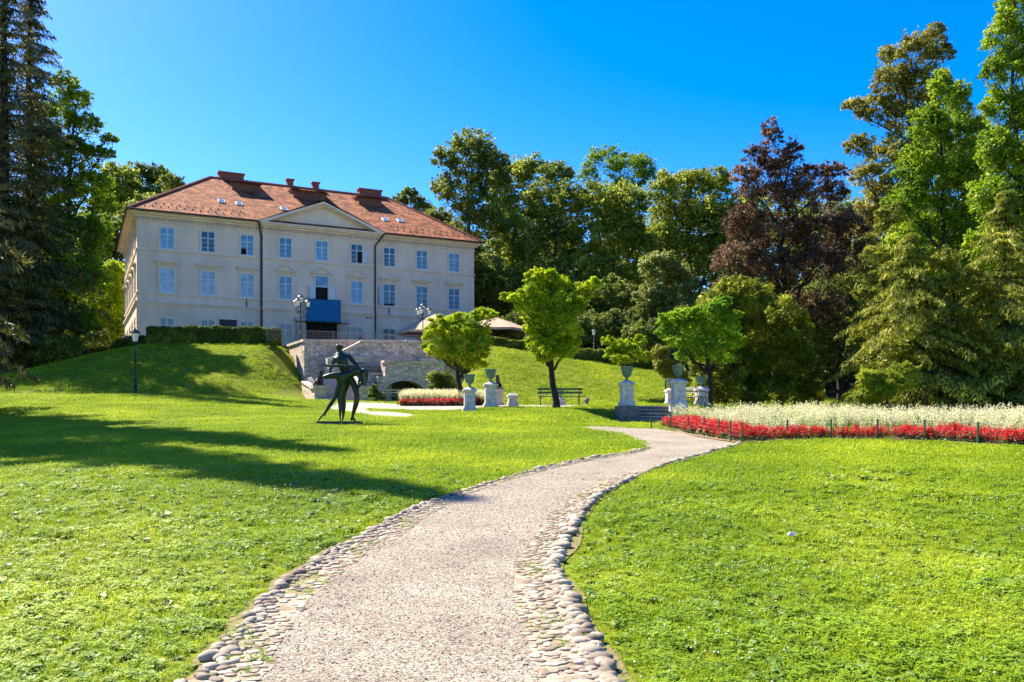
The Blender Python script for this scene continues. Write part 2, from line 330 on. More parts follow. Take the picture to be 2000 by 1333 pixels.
ks = np.concatenate([np.linspace(-5, -1.2, 14)[:-1], np.linspace(-1.2, 1.0, 230), np.linspace(1.0, 5, 14)[1:]])
ys = np.concatenate([np.linspace(-12, 4, 20)[:-1], np.linspace(4, 100, 300), np.linspace(100, 420, 40)[1:]])
Kg, Yg = np.meshgrid(ks, ys); Xg = Kg*(np.maximum(Yg, 0)+8); Zg = H(Xg, Yg)
nv, nh = Kg.shape
V = np.stack([Xg, Yg, Zg], -1).reshape(-1, 3)
idx = np.arange(nv*nh).reshape(nv, nh)
F = np.stack([idx[:-1,:-1], idx[:-1,1:], idx[1:,1:], idx[1:,:-1]], -1).reshape(-1, 4)
me = bpy.data.meshes.new('lawn_ground'); me.from_pydata(V.tolist(), [], F.tolist()); me.update()
tag(link_mesh('lawn_ground', me, M['lawn'], smooth=True), kind='structure')

def strip(name, A, B, k, cols, mat, off, wob=0):
    """sheet between two edge lines given in photo pixels, laid on the ground"""
    A = catmull([tuple(p) for p in A], k); B = catmull([tuple(p) for p in B], k)
    vs, fs = [], []
    for i, (a, b) in enumerate(zip(A, B)):
        for j in range(cols+1):
            t = j/cols; x = a[0]+(b[0]-a[0])*t; y = a[1]+(b[1]-a[1])*t
            vs.append((x, y, float(H(x, y))+off))
    w = cols+1
    for i in range(len(A)-1):
        for j in range(cols): fs.append((i*w+j, i*w+j+1, (i+1)*w+j+1, (i+1)*w+j))
    me = bpy.data.meshes.new(name); me.from_pydata(vs, [], fs); me.update()
    bm = bmesh.new(); bm.from_mesh(me); bmesh.ops.recalc_face_normals(bm, faces=bm.faces)
    if sum(f.normal.z for f in bm.faces) < 0: bmesh.ops.reverse_faces(bm, faces=bm.faces)
    bm.to_mesh(me); bm.free()
    o = link_mesh(name, me, mat, smooth=True); return o, A, B
def gp(px): return tuple(G(*px))[:2]
Lp = [(505,1333),(551,1252),(597,1177),(666,1122),(710,1092),(775,1054),(850,1003),(896,976),(960,950),(1050,925),(1150,903),(1230,890),(1262,880),(1255,868),(1215,852),(1140,839)]
Rp = [(1060,1333),(1030,1246),(1009,1170),(1017,1095),(1035,1066),(1052,1030),(1100,990),(1127,970),(1192,939),(1296,913),(1370,893),(1440,872),(1400,862),(1360,855),(1275,839),(1140,835)]
Lw = [(-2.35,-1.0),(-1.95,2.5)] + [gp(p) for p in Lp]; Rw = [(.95,-1.0),(.45,2.5)] + [gp(p) for p in Rp]
def widen(A, B, d, upto):
    A2, B2 = [], []
    for i, (a, b) in enumerate(zip(A, B)):
        L = math.hypot(b[0]-a[0], b[1]-a[1]); q = d/max(L, .3) if i < upto else 0; A2.append((a[0]+(a[0]-b[0])*q, a[1]+(a[1]-b[1])*q)); B2.append((b[0]+(b[0]-a[0])*q, b[1]+(b[1]-a[1])*q))
    return A2, B2
Lw, Rw = widen(Lw, Rw, .16, 11)
o, PLw, PRw = strip('gravel_path', Lw, Rw, 8, 10, M['gravel'], .028); tag(o, kind='structure')
LoP = [(382,1333),(407,1289),(451,1246),(485,1209),(514,1177),(557,1137),(600,1111),(632,1088),(686,1062),(752,1025),(795,1002),(876,972),(945,949),(1042,921),(1145,899),(1226,886),(1268,878)]
LgP = [(510,1333),(530,1292),(556,1252),(580,1214),(602,1180),(640,1150),(668,1125),(706,1096),(745,1074),(795,1044),(825,1020),(896,978),(962,952),(1052,926),(1150,904),(1230,891),(1258,884)]
RgP = [(1056,1333),(1027,1246),(1006,1186),(1006,1127),(1014,1095),(1040,1062),(1079,1004),(1124,970),(1189,939),(1292,914),(1368,894),(1436,873)]
RoP = [(1205,1333),(1165,1260),(1135,1210),(1098,1140),(1088,1111),(1112,1060),(1147,997),(1183,968),(1225,945),(1303,909),(1376,889),(1447,869)]
Lo = [(-3.1,-1),(-2.6,2.5)]+[gp(p) for p in LoP]; Lg = [(-2.3,-1),(-1.9,2.5)]+[gp(p) for p in LgP]
Rg = [(.9,-1),(.43,2.5)]+[gp(p) for p in RgP]; Ro = [(1.6,-1),(1.1,2.5)]+[gp(p) for p in RoP]
o, LoW, LgW = strip('gutter_bed', Lo, Lg, 8, 4, M['sandbed'], .0305); tag(o, kind='structure')
o, RgW, RoW = strip('gutter_bed', Rg, Ro, 8, 4, M['sandbed'], .0305); tag(o, kind='structure')

# cobblestones: river pebbles pressed into the bed, one paving surface per side
def ico(sub):
    bm = bmesh.new(); bmesh.ops.create_icosphere(bm, subdivisions=sub, radius=1); v = np.array([p.co[:] for p in bm.verts]); f = np.array([[q.index for q in p.verts] for p in bm.faces]); bm.free(); return v, f
IV, IF = ico(2)
def cobbles(name, A, B, rows, big_side, size0=.040):
    vs, fs, n0 = [], [], 0
    A = np.array(A); B = np.array(B)
    seg = np.r_[0, np.cumsum(np.linalg.norm(np.diff((A+B)/2, axis=0), axis=1))]
    s = 0.0
    while s < seg[-1]:
        ax, ay = np.interp(s, seg, A[:,0]), np.interp(s, seg, A[:,1]); bx, by = np.interp(s, seg, B[:,0]), np.interp(s, seg, B[:,1])
        W = math.hypot(bx-ax, by-ay); nrow = max(1, min(rows, int(W/.07)))
        dx, dy = np.interp(s+.05, seg, (A[:,0]+B[:,0])/2)-np.interp(s, seg, (A[:,0]+B[:,0])/2), np.interp(s+.05, seg, (A[:,1]+B[:,1])/2)-np.interp(s, seg, (A[:,1]+B[:,1])/2)
        ang0 = math.atan2(dy, dx)
        for j in range(nrow):
            t = (j+.5)/nrow; q = t if big_side == 'B' else 1-t      # q=1 next to the grass
            if rnd.random() < .16*(1-q)+.03: continue
            if math.sin(s*2.3+j*1.7)+math.sin(s*.9) > 1.55 and q < .8: continue
            sz = size0*(.72+.62*q)*rnd.uniform(.6, 1.5)
            t2 = t+rnd.uniform(-.5, .5)/nrow; s_ = rnd.uniform(-.03, .03); x = ax+(bx-ax)*t2+math.cos(ang0)*s_; y = ay+(by-ay)*t2+math.sin(ang0)*s_
            a = ang0+rnd.uniform(-.7, .7)+(1.57 if rnd.random() < .75 else 0); e = rnd.uniform(.62, .85); hz = sz*rnd.uniform(.45, .8)*(.16+.84*q**3)
            P = IV*(1+.10*np.sin(IV[:, [1,2,0]]*rnd.uniform(1.5, 3)+rnd.uniform(0, 6))); c, sn = math.cos(a), math.sin(a)
            X = P[:,0]*sz; Yy = P[:,1]*sz*e; Z = P[:,2]*hz
            zz = float(H(x, y))+.034+hz*(-.15+.45*q)*rnd.uniform(.3, 1)
            vs.append(np.stack([x+X*c-Yy*sn, y+X*sn+Yy*c, zz+Z], -1)); fs.append(IF+n0); n0 += len(IV)
        s += .070 if s < 14 else .10
    me = bpy.data.meshes.new(name); me.from_pydata(np.concatenate(vs).tolist(), [], np.concatenate(fs).tolist()); me.update()
    tag(link_mesh(name, me, M['cobble2'], smooth=True), kind='structure')
def islandstone(name, c1, c2, c3):
    m = bpy.data.materials.new(name); nt, b = nodes(m); L = nt.links; b.inputs['Roughness'].default_value = .8; b.inputs['Specular IOR Level'].default_value = .25
    g = nt.nodes.new('ShaderNodeNewGeometry'); r = nt.nodes.new('ShaderNodeValToRGB'); r.color_ramp.elements[0].color = (*c1,1); r.color_ramp.elements[1].color = (*c3,1); e = r.color_ramp.elements.new(.5); e.color = (*c2,1)
    L.new(g.outputs['Random Per Island'], r.inputs[0]); tc = nt.nodes.new('ShaderNodeTexCoord'); n = nt.nodes.new('ShaderNodeTexNoise'); n.inputs['Scale'].default_value = 30; n.inputs['Detail'].default_value = 6; L.new(tc.outputs['Object'], n.inputs[0])
    mx = nt.nodes.new('ShaderNodeMix'); mx.data_type = 'RGBA'; mx.blend_type = 'OVERLAY'; mx.inputs[0].default_value = .6; L.new(r.outputs[0], mx.inputs[6]); L.new(n.outputs[0], mx.inputs[7]); L.new(mx.outputs[2], b.inputs['Base Color'])
    bp = nt.nodes.new('ShaderNodeBump'); bp.inputs['Strength'].default_value = .4; bp.inputs['Distance'].default_value = .01; L.new(n.outputs[0], bp.inputs['Height']); L.new(bp.outputs[0], b.inputs['Normal']); return m
M['cobble2'] = islandstone('river_cobbles', (.13,.10,.075), (.27,.22,.17), (.41,.35,.28))
cobbles('cobbled_gutter', LgW, LoW, 7, 'B'); cobbles('cobbled_gutter', RgW, RoW, 8, 'B', .047)
# a few loose stones where the right gutter has broken away
# forecourt path strips and the round plaza
def patch(name, poly, mat, off, step=.35, px=True):
    P = [gp(p) if px and p[1] > 100 else p for p in poly]
    xs = [p[0] for p in P]; ys_ = [p[1] for p in P]
    bm = bmesh.new(); vs = [bm.verts.new((x, y, 0)) for x, y in P]; bm.faces.new(vs)
    for ax, lo, hi in ((0, min(xs), max(xs)), (1, min(ys_), max(ys_))):
        t = lo+step
        while t < hi:
            co = (t, 0, 0) if ax == 0 else (0, t, 0); no = (1, 0, 0) if ax == 0 else (0, 1, 0)
            bmesh.ops.bisect_plane(bm, geom=bm.verts[:]+bm.edges[:]+bm.faces[:], plane_co=co, plane_no=no); t += step
    for v in bm.verts: v.co.z = float(H(v.co.x, v.co.y))+off
    bm.normal_update()
    if sum(f.normal.z for f in bm.faces) < 0: bmesh.ops.reverse_faces(bm, faces=bm.faces[:])
    me = bpy.data.meshes.new(name); bm.to_mesh(me); bm.free()
    tag(link_mesh(name, me, mat), kind='structure'); return P
M['palepave'] = mk('pale_paving', (.36,.31,.27), .95, col2=(.28,.24,.20), scale=4, bump=.4, bscale=30)  # own pale colour of the paving, mottled by noise
fore = patch('forecourt_path', [(655,787.5),(700,787.2),(775,789),(735,795),(716,802),(725,805),(765,806),(812,811),(795,817),(740,814),(690,807),(640,800)], M['palepave'], .03, .8)
plaza = [(1.5+10.8*math.cos(a), 49.8+6.6*math.sin(a)) for a in np.linspace(0, 2*math.pi, 40)[:-1]]
patch('round_plaza', plaza, M['palepave'], .035, .8)

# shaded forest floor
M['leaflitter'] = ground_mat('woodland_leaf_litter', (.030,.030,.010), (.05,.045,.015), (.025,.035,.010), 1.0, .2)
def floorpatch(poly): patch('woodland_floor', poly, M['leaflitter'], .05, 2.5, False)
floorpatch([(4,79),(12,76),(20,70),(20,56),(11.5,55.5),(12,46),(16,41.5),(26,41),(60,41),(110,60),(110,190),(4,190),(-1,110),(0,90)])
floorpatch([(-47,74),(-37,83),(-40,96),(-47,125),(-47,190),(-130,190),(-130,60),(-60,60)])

# trodden dry soil along both gutters
def soil_edge(A, seed):
    rr = random.Random(seed); A = np.array(A); out = []
    d = np.gradient(A, axis=0); n = np.stack([-d[:,1], d[:,0]], 1); n /= np.linalg.norm(n, axis=1)[:, None]; return A, n
def soil_strip(A, sign, seed):
    A, n = soil_edge(A, seed); vs, fs = [], []
    for i, (p, q) in enumerate(zip(A, n)):
        w = .085+.035*math.sin(i*.33+seed)+.02*math.sin(i*.71)
        for t in (-.04, w*.5, w): x, y = p+q*sign*t; vs.append((x, y, float(H(x, y))+.014))
    for i in range(len(A)-1):
        for j in range(2): fs.append((i*3+j, i*3+j+1, (i+1)*3+j+1, (i+1)*3+j))
    me = bpy.data.meshes.new('dry_soil_edge'); me.from_pydata(vs, [], fs); me.update(); bm = bmesh.new(); bm.from_mesh(me); bmesh.ops.recalc_face_normals(bm, faces=bm.faces)
    if sum(f.normal.z for f in bm.faces) < 0: bmesh.ops.reverse_faces(bm, faces=bm.faces)
    bm.to_mesh(me); bm.free(); tag(link_mesh('dry_soil_edge', me, M['dryearth'], smooth=True), kind='structure')
M['dryearth'] = mk('dry_yellowish_soil', (.20,.16,.07), .95, col2=(.11,.10,.03), scale=14, bump=.7)
soil_strip([p[:2] for p in LoW], 1, 1); soil_strip([p[:2] for p in RoW], -1, 2)
M['plaquered'] = mk('faded_red_plaque', (.42,.16,.17), .7, col2=(.36,.20,.20), scale=4)
# ================================================================ HOUSE
CX, CY, BZ = -34.9, 81.0, 6.2+EYE-.1      # near left corner, base
HA = math.atan2(.4472, .8944); UX, UY = math.cos(HA), math.sin(HA)
W, D = 34.3, 22.0
house = empty('manor_house', (CX, CY, BZ), HA, 'three-storey cream manor house with a red tiled hip roof and central gable', 'mansion')
def loc(px, py, plane_y=0.0):
    """photo pixel -> house coordinates on a plane parallel to the front"""
    k = (px-1000)/FPX; x0 = CX-UY*plane_y; y0 = CY+UX*plane_y
    t = (-x0+k*y0)/(UX-k*UY); Y = y0+UY*t
    return t, EYE+(HOR-py)/FPX*Y-BZ
RX0, RX1, RY = 11.4, 23.2, -.25           # slightly projecting centre
ET = 12.9
wall = MB(); wall.box(0, W, 0, D, -.6, ET-.3)
wall.box(RX0, RX1, RY, -.001, -.6, ET-.3)
wall.build('wall', M['plaster'], house)
# plinth storey courses (fine horizontal joints) and corner quoins
PXD = 17.25
for a, b, y in ((0.02, RX0-.02, -.018), (RX0+.05, PXD-1.7, RY-.018), (PXD+1.7, RX1-.05, RY-.018), (RX1+.02, W-.02, -.018), (None, None, None)):
    q = MB()
    for i in range(9):
        z = .35+i*.46
        if a is None: q.box(-.035, -.001, .05, D, z, z+.40)
        else: q.box(a, b, y, y+.017, z, z+.40)
    q.build('rusticated_course', M['plaster'], house)
for k in range(2):
    for i in range(16):
        z = 4.75+i*.5; w = .75 if i % 2 else .5
        if 5.2 < z < 5.6 or 9.2 < z < 9.8: continue
        q = MB()
        if k == 0: q.add([(-.03,-.03,z),(w,-.03,z),(w,-.002,z),(-.002,-.002,z),(-.002,w,z),(-.03,w,z),(-.03,-.03,z+.46),(w,-.03,z+.46),(w,-.002,z+.46),(-.002,-.002,z+.46),(-.002,w,z+.46),(-.03,w,z+.46)], [(0,1,7,6),(1,2,8,7),(4,5,11,10),(5,0,6,11),(6,7,8,9),(6,9,10,11),(0,3,2,1),(0,5,4,3)])
        else: q.box(W-w, W+.03, -.03, -.002, z, z+.46)
        q.build('quoin', M['plaster'], house)
def band(z0, z1, d, name='string_course'):
    b = MB(); b.box(-d, RX0, -d, -.002, z0, z1); b.box(RX0-d*.5, RX1+d*.5, RY-d, RY-.002, z0, z1); b.box(RX1, W+d, -d, -.002, z0, z1); b.box(-d, -.002, -.002, D, z0, z1); b.box(W+.002, W+d, -.002, D, z0, z1)
    b.build(name, M['trim'], house)
band(4.45, 4.62, .22); band(4.30, 4.44, .12); band(5.28, 5.42, .12); band(9.36, 9.50, .12)
# eaves cornice with dentils
for z0, z1, d in ((12.05,12.2,.12), (12.45,12.62,.30), (12.625,12.80,.55), (12.805,12.93,.72)): band(z0, z1, d, 'cornice')
for (xa, xb, y0_) in ((.1, RX0-.1, 0), (RX0+.05, RX1-.1, RY), (RX1+.1, W, 0), (None, None, None)):
    dm = MB(); x = xa if xa is not None else .1
    while x < (xb if xb is not None else D):
        if xa is None: dm.box(-.2, -.003, x, x+.13, 12.22, 12.44)
        else: dm.box(x, x+.13, y0_-.2, y0_-.003, 12.22, 12.44)
        x += .27
    dm.build('dentil_row', M['trim'], house)
# pediment
PX0, PX1, PXC, PZ = RX0-.55, RX1+.55, (RX0+RX1)/2, 15.5
ped = MB(); ped.prism([(RX0, 12.95), (RX1, 12.95), (PXC, PZ-.35)], RY-.02, 5.5); tp = ped.build('tympanum', M['plaster'], house)
pc = MB()
for a, b in (((PX0, 12.95), (PXC, PZ)), ((PX1, 12.95), (PXC, PZ))):
    for off, dep, th in ((0, .75, .2), (-.2, .5, .17), (-.37, .25, .12)):
        pc.prism([(a[0], a[1]+off), (b[0], b[1]+off), (b[0], b[1]+off-th), (a[0]+(.35 if a[0] < PXC else -.35)*1, a[1]+off-th)] if off == 0 else
                 [(a[0]+(.5 if a[0] < PXC else -.5)*(-off*3+.0), a[1]+.02), (b[0], b[1]+off), (b[0], b[1]+off-th), (a[0]+(.5 if a[0] < PXC else -.5)*(-off*3+.9), a[1]+.02)], RY-dep, RY-.03)
pc.build('pediment_moulding', M['trim'], house)
# roof
ov = .85; RZ = 19.7; RYm = D/2; rx0, rx1 = 7.9, W-6.3; ez = 12.95
def uvroof(faces, name, parent, mat):
    """faces: list of point lists; tiles run along each slope"""
    vs, fs, uvs = [], [], []
    for f in faces:
        P = [Vector(p) for p in f]; n = (P[1]-P[0]).cross(P[2]-P[0]).normalized()
        if n.z < 0: P.reverse(); n = -n
        h = Vector((0,0,1)).cross(n).normalized(); s = n.cross(h)
        b = len(vs); vs += [tuple(p) for p in P]; fs.append(tuple(range(b, b+len(P)))); uvs += [(p.dot(h), p.dot(s)) for p in P]
    me = bpy.data.meshes.new(name); me.from_pydata(vs, [], fs); uv = me.uv_layers.new(name='UVMap')
    for i, l in enumerate(me.loops): uv.data[i].uv = uvs[l.vertex_index]
    me.update(); return link_mesh(name, me, mat, parent)
A_, B_, C_, D_ = (-ov,-ov,ez), (W+ov,-ov,ez), (W+ov,D+ov,ez), (-ov,D+ov,ez); E_, F_ = (rx0,RYm,RZ), (rx1,RYm,RZ)
tl = lambda p, dz: (p[0], p[1], p[2]-dz)
sl = (RZ-ez)/(RYm+ov)
gx, gz = PXC, PZ+.05; gy = (gz-ez)/sl-ov
gab = [[(PX0-.1, RY-.8, ez+.0), (gx, RY-.8, gz+.12), (gx, gy+.2, gz+.12), (PX0-.1, -ov+.05, ez+.02)], [(PX1+.1, RY-.8, ez+.0), (gx, RY-.8, gz+.12), (gx, gy+.2, gz+.12), (PX1+.1, -ov+.05, ez+.02)]]
roof = uvroof([[A_,B_,F_,E_],[B_,C_,F_],[C_,D_,E_,F_],[D_,A_,E_]]+gab, 'roof', house, M['roof'])
f = MB(); f.box(-ov, W+ov, -ov, D+ov, 12.935, 12.948); f.build('soffit', M['trim'], house)
g_ = MB()
for a, b in ((-ov-.1, PX0-.05), (PX1+.05, W+ov+.1)): g_ = MB(); g_.tube([(a,-ov-.08,12.93),(b,-ov-.08,12.93)], .09, 8); g_.build('gutter', M['darkmetal'], house, True)
g_ = MB(); g_.tube([(-ov-.08,-ov-.1,12.93),(-ov-.08,D+ov,12.93)], .09, 8); g_.build('gutter', M['darkmetal'], house, True)

rt = MB()
for a, b in ((A_,E_),(B_,F_),(E_,F_),(D_,E_)):
    a = Vector(a); b = Vector(b); n = int((b-a).length/.4)
    for i in range(n):
        p = a.lerp(b, i/n); p2 = a.lerp(b, (i+1.08)/n); rt.tube([p+Vector((0,0,.03)), p2+Vector((0,0,.06))], [.13,.15], 6)
rt.build('ridge_tiles', M['chimney'], roof, True)
def roofpt(px, py):
    """pixel -> point on the front roof slope, house coordinates"""
    best = None
    for y in np.arange(-ov, RYm, .05):
        t, z = loc(px, py, y); e = abs(z-(ez+(y+ov)*sl))
        if best is None or e < best[0]: best = (e, t, y, z)
    return Vector(best[1:])
M['dormerwood'] = mk('brown_dormer_boards', (.20,.095,.06), .9, col2=(.12,.06,.04), scale=3)
# wide shed dormers (eyebrow hatches)
for (p0, p1) in (((446,362),(512,373)), ((566,378),(640,388)), ((694,392),(747,399))):
    a = roofpt(p0[0]+4, p0[1]+6); b = roofpt(p1[0], p1[1]+6); y0 = (a.y+b.y)/2-.1; z0 = ez+(y0+ov)*sl
    d = MB(); hgt = .85
    yb = y0+hgt/(sl-.12)
    d.prism([(y0, z0-.1), (y0, z0+hgt), (yb, ez+(yb+ov)*sl+.0), (yb, z0-.1)], a.x+.1, b.x-.1, axis='x')
    dd = d.build('dormer', M['dormerwood'], roof)
    uvroof([[(a.x-.15,y0-.45,z0+hgt-.02),(b.x+.15,y0-.45,z0+hgt-.02),(b.x+.15,yb+.3,ez+(yb+.3+ov)*sl+.06),(a.x-.15,yb+.3,ez+(yb+.3+ov)*sl+.06)]], 'dormer_roof', dd, M['roof'])
for px, py in ((432,394),(467,399),(554,409),(752,430),(781,432)):
    c = roofpt(px, py); n = Vector((0,-sl,1)).normalized(); up = Vector((0,1,sl)).normalized(); R_ = Vector((1,0,0))
    s = MB()
    P = [c+R_*(i*.33)+up*(j*.45)+n*k for k in (0,.12) for i, j in ((-1,-1),(1,-1),(1,1),(-1,1))]
    s.add(P, [(3,2,1,0),(4,5,6,7),(0,1,5,4),(1,2,6,5),(2,3,7,6),(3,0,4,7)]); fr = s.build('skylight', M['frame'], roof)
    s = MB(); P = [c+R_*(i*.25)+up*(j*.36)+n*k for k in (.10,.135) for i, j in ((-1,-1),(1,-1),(1,1),(-1,1))]
    s.add(P, [(3,2,1,0),(4,5,6,7),(0,1,5,4),(1,2,6,5),(2,3,7,6),(3,0,4,7)]); s.build('pane', M['pane'], fr)
# snow guard hooks on the lower slope
g0_ = None
for r_ in range(2):
    for i in range(48):
        x = .6+i*.71+r_*.33; y = .2+r_*.9+rnd.uniform(-.05,.05)
        if PX0-1.2 < x < PX1+1.2 and y < gy+1: continue
        z = ez+(y+ov)*sl
        if g0_ is None: g0_ = MB(); g0_.box(0,.10,0,.10,-.03,.13); g0_ = g0_.build('snow_guard', M['darkmetal'], roof); g1_ = g0_
        else: g1_ = g0_.copy(); COL.objects.link(g1_)
        g1_.location = (x, y, z)
def chimney(px0, px1, ytop, ybot, y, deep, stack=False):
    a = loc(px0, ytop, y); b = loc(px1, ytop, y); z1 = (a[1]+b[1])/2; zb = min(RZ-1.2, z1-.8)
    c = MB(); c.box(a[0], b[0], y-deep/2, y+deep/2, zb, z1-.12); c.box(a[0]-.12, b[0]+.12, y-deep/2-.12, y+deep/2+.12, z1-.15, z1)
    c.build('chimney', M['chimney'], roof)
chimney(427, 475, 339, 356, RYm+.6, .9); chimney(700, 743, 371.5, 388, RYm+.6, .9)
chimney(560, 572, 351, 362, RYm+.4, .6); chimney(610, 622, 357, 370, RYm+.4, .6)
# windows
def make_window(w, h, pane, rows, mid=.66, surround=True, name='window'):
    """opening centred on x=0, z from 0 up; the frame sits 12 cm proud of nothing: reveals are modelled by the surround"""
    s = MB(); e = .13
    for a, b, c, d in ((-w/2-e, -w/2, 0, h), (w/2, w/2+e, 0, h), (-w/2-e, w/2+e, h, h+e), (-w/2-e-.05, w/2+e+.05, -.12, 0)): s.box(a, b, -.10, -.003, c, d)
    o = s.build(name, M['trim'], house)
    f = MB(); t = .06
    f.box(-w/2, -w/2+t, -.065, -.02, 0, h); f.box(w/2-t, w/2, -.065, -.02, 0, h); f.box(-w/2+t, w/2-t, -.065, -.02, 0, t); f.box(-w/2+t, w/2-t, -.065, -.02, h-t, h)
    f.box(-.045, .045, -.075, -.02, t, h-t); zm = h*mid; f.box(-w/2+t, -.046, -.07, -.02, zm-.04, zm+.04); f.box(.046, w/2-t, -.07, -.02, zm-.04, zm+.04)
    for r_ in range(1, rows):
        z = zm*r_/rows; f.box(-w/2+t, -.046, -.055, -.02, z-.014, z+.014); f.box(.046, w/2-t, -.055, -.02, z-.014, z+.014)
    for x in (-w/4, w/4): f.box(x-.012, x+.012, -.05, -.02, t, h-t) if rows > 3 else None
    f.build('frame', M['frame'], o)
    p = MB(); p.box(-w/2+.01, w/2-.01, -.032, -.019, .01, h-.01); p.build('pane', M[pane], o)
    return o
COLX = [2.6, 6.28, 9.92, 13.6, 17.25, 20.9, 24.5, 28.15, 31.9]
protos = {}
def win(kind, x, z, y=0, rot=0):
    o = protos.get(kind[0])
    if o is None: o = kind[1](); protos[kind[0]] = o
    else: o = copy_tree(o, house)
    o.location = (x, y, z); o.rotation_euler = (0, 0, rot); return o
KU = ('up', lambda: make_window(1.25, 2.0, 'pane', 3)); KUD = ('upd', lambda: make_window(1.25, 2.0, 'panedark', 3))
KM = ('mid', lambda: make_window(1.3, 2.3, 'panepale', 3)); KMB = ('midb', lambda: make_window(1.3, 2.3, 'pane', 3))
KG = ('gr', lambda: make_window(1.25, 2.0, 'panedark', 2)); KD = ('door', lambda: make_window(1.4, 2.95, 'panedark', 2, .78, name='glass_door'))
for i, x in enumerate(COLX):
    y = RY if RX0 < x < RX1 else 0
    win(KUD if i in (1, 5, 6) else KU, x, 9.62, y)
    if i != 4: win(KM if i in (0, 1, 2) else KMB, x, 5.48, y)
    if i in (0, 1, 2): win(KG, x, 1.1, y)
    elif i != 4: win(KD, x, .1, y)
for yy in (2.6, 7.0, 11.4, 15.8, 19.8):
    win(KU, 0, 9.62, yy, -math.pi/2); win(KM, 0, 5.48, yy, -math.pi/2); win(KG, 0, 1.1, yy, -math.pi/2)
# hoods
def hood(x, y, rot=0, tri=False):
    h = MB(); h.box(-.95, .95, -.12, -.004, 0, .14); h.box(-1.08, 1.08, -.30, -.004, .145, .24); 
    if not tri: h.box(-1.02, 1.02, -.36, -.004, .245, .32)
    else:
        h.prism([(-1.08,.245),(-.86,.245),(0,.78),(0,.92)], -.30, -.004); h.prism([(1.08,.245),(0,.92),(0,.78),(.86,.245)], -.30, -.004); h.prism([(-.85,.245),(.85,.245),(0,.77)], -.12, -.004)
    for s in (-.8, .8): h.box(s-.09, s+.09, -.16, -.122, -.22, .0)
    o = h.build('window_hood', M['trim'], house); o.location = (x, y, 8.1); o.rotation_euler = (0, 0, rot)
for i, x in enumerate(COLX): hood(x, RY if RX0 < x < RX1 else 0, 0, i in (3, 4, 5))
for yy in (2.6, 7.0, 11.4, 15.8, 19.8): hood(0, yy, -math.pi/2)
# open casement above the banner, with shutters folded out and a near-black panel painted as the unlit room
def shutter(x, z, w, h, y, ang):
    s = MB(); s.box(0, w, -.045, 0, 0, h)
    for i in range(5): s.box(.05, w-.05, -.055, -.046, .1+i*(h-.2)/5, .1+(i+.8)*(h-.2)/5)
    o = s.build('shutter', M['frame'], house); o.location = (x, y-.1, z); o.rotation_euler = (0, 0, ang); return o
o = MB(); x = COLX[4]; o.box(x-.62, x+.62, RY-.02, RY-.003, 5.3, 6.95); ob = o.build('open_window', M['opening'], house)
f = MB(); 
for a, b, c, d in ((-.78,-.65,5.3,8.0),(.65,.78,5.3,8.0),(-.78,.78,8.0,8.09),(-.65,.65,6.93,7.03)): f.box(x+a, x+b, RY-.12, RY-.021, c, d)
f.build('frame', M['frame'], ob)
p = MB(); p.box(x-.64, x+.64, RY-.05, RY-.022, 7.04, 7.99); p.build('pane', M['pane'], ob)
shutter(x-.7, 5.3, .66, 1.65, RY, math.pi+.35); shutter(x+.7, 5.3, .66, 1.65, RY, -.35)
x = COLX[5]; o = MB(); o.box(x+.05, x+.56, RY-.085, RY-.075, 9.7, 10.9); o.build('open_casement', M['opening'], house); shutter(x+.62, 9.68, .5, 1.25, RY, -.5)
x = COLX[2]; o = MB(); o.box(x-.56, x-.05, -.085, -.075, 9.68, 10.25); o.build('open_casement', M['opening'], house)
x = COLX[6]; shutter(x-.66, 5.5, .66, 2.0, 0, math.pi+.6)
o = MB(); o.box(x-.55, x+.5, -.09, -.075, 5.5, 5.68); o.build('open_casement', M['opening'], house)
# entrance
x = COLX[4]; e = MB(); e.box(x-1.6, x+1.6, RY-.02, RY-.004, -.2, 3.3); e.build('entrance_doorway', M['opening'], house)
e = MB()
for s in (-1, 1):
    e.box(x+s*2.15-.42, x+s*2.15+.42, RY-.55, RY-.003, -.3, 3.2)
    for k in range(7): e.box(x+s*2.15-.46, x+s*2.15+.46, RY-.60, RY-.552, -.2+k*.48, .2+k*.48)
e.box(x-2.75, x+2.75, RY-.7, RY-.003, 3.32, 3.7)
e.build('entrance_surround', M['lightstone'], house)
# downpipes
for t, s in ((RX0-.12, -1), (RX1-.35, 1)):
    d = MB(); yy = (0 if s < 0 else RY)-.16
    d.tube([(t+s*.9 if s > 0 else t-.4, -ov-.05, 12.85), (t+(.55*s if s > 0 else -.3), -.75, 12.45), (t, yy, 11.6), (t, yy, 4.6)], .085, 8); d.tube([(t, yy-.1, 4.65), (t, yy-.1, -.2)], .085, 8)
    for z in (10, 8, 6, 2.2): d.tube([(t, yy, z), (t, yy, z+.08)], .12, 8)
    d.build('downpipe', M['darkmetal'], house, True)
# things on the wall
for px0, px1, mt_ in ((715.5,719.5,'bluecloth'),(721.5,725.5,'plaquered')):
    a = loc(px0, 619.5, RY); b = loc(px1, 623, RY); p = MB(); p.box(a[0], b[0], RY-.07, RY-.03, b[1], a[1]); p.build('wall_plaque', M[mt_], house)
p = MB(); a = loc(428, 624); b = loc(462, 643); p.box(a[0], b[0], -.1, -.04, b[1]-.3, a[1]); p.build('notice_panel', M['black'], house)
for t in (loc(481,590)[0], loc(759,603)[0]):
    p = MB(); p.tube([(t,-.05,4.9),(t,-.25,5.05),(t,-.25,5.35)], .035, 6); p.tube([(t,-.25,4.5),(t,-.25,4.95)], .05, 6); p.build('flag_holder', M['darkmetal'], house)
ban = empty('blue_banner', (0,0,0), 0, 'large plain blue banner hung over the entrance of the manor house', 'banner')
a = loc(598, 584, RY-.9); b = loc(665, 634, RY-.9)
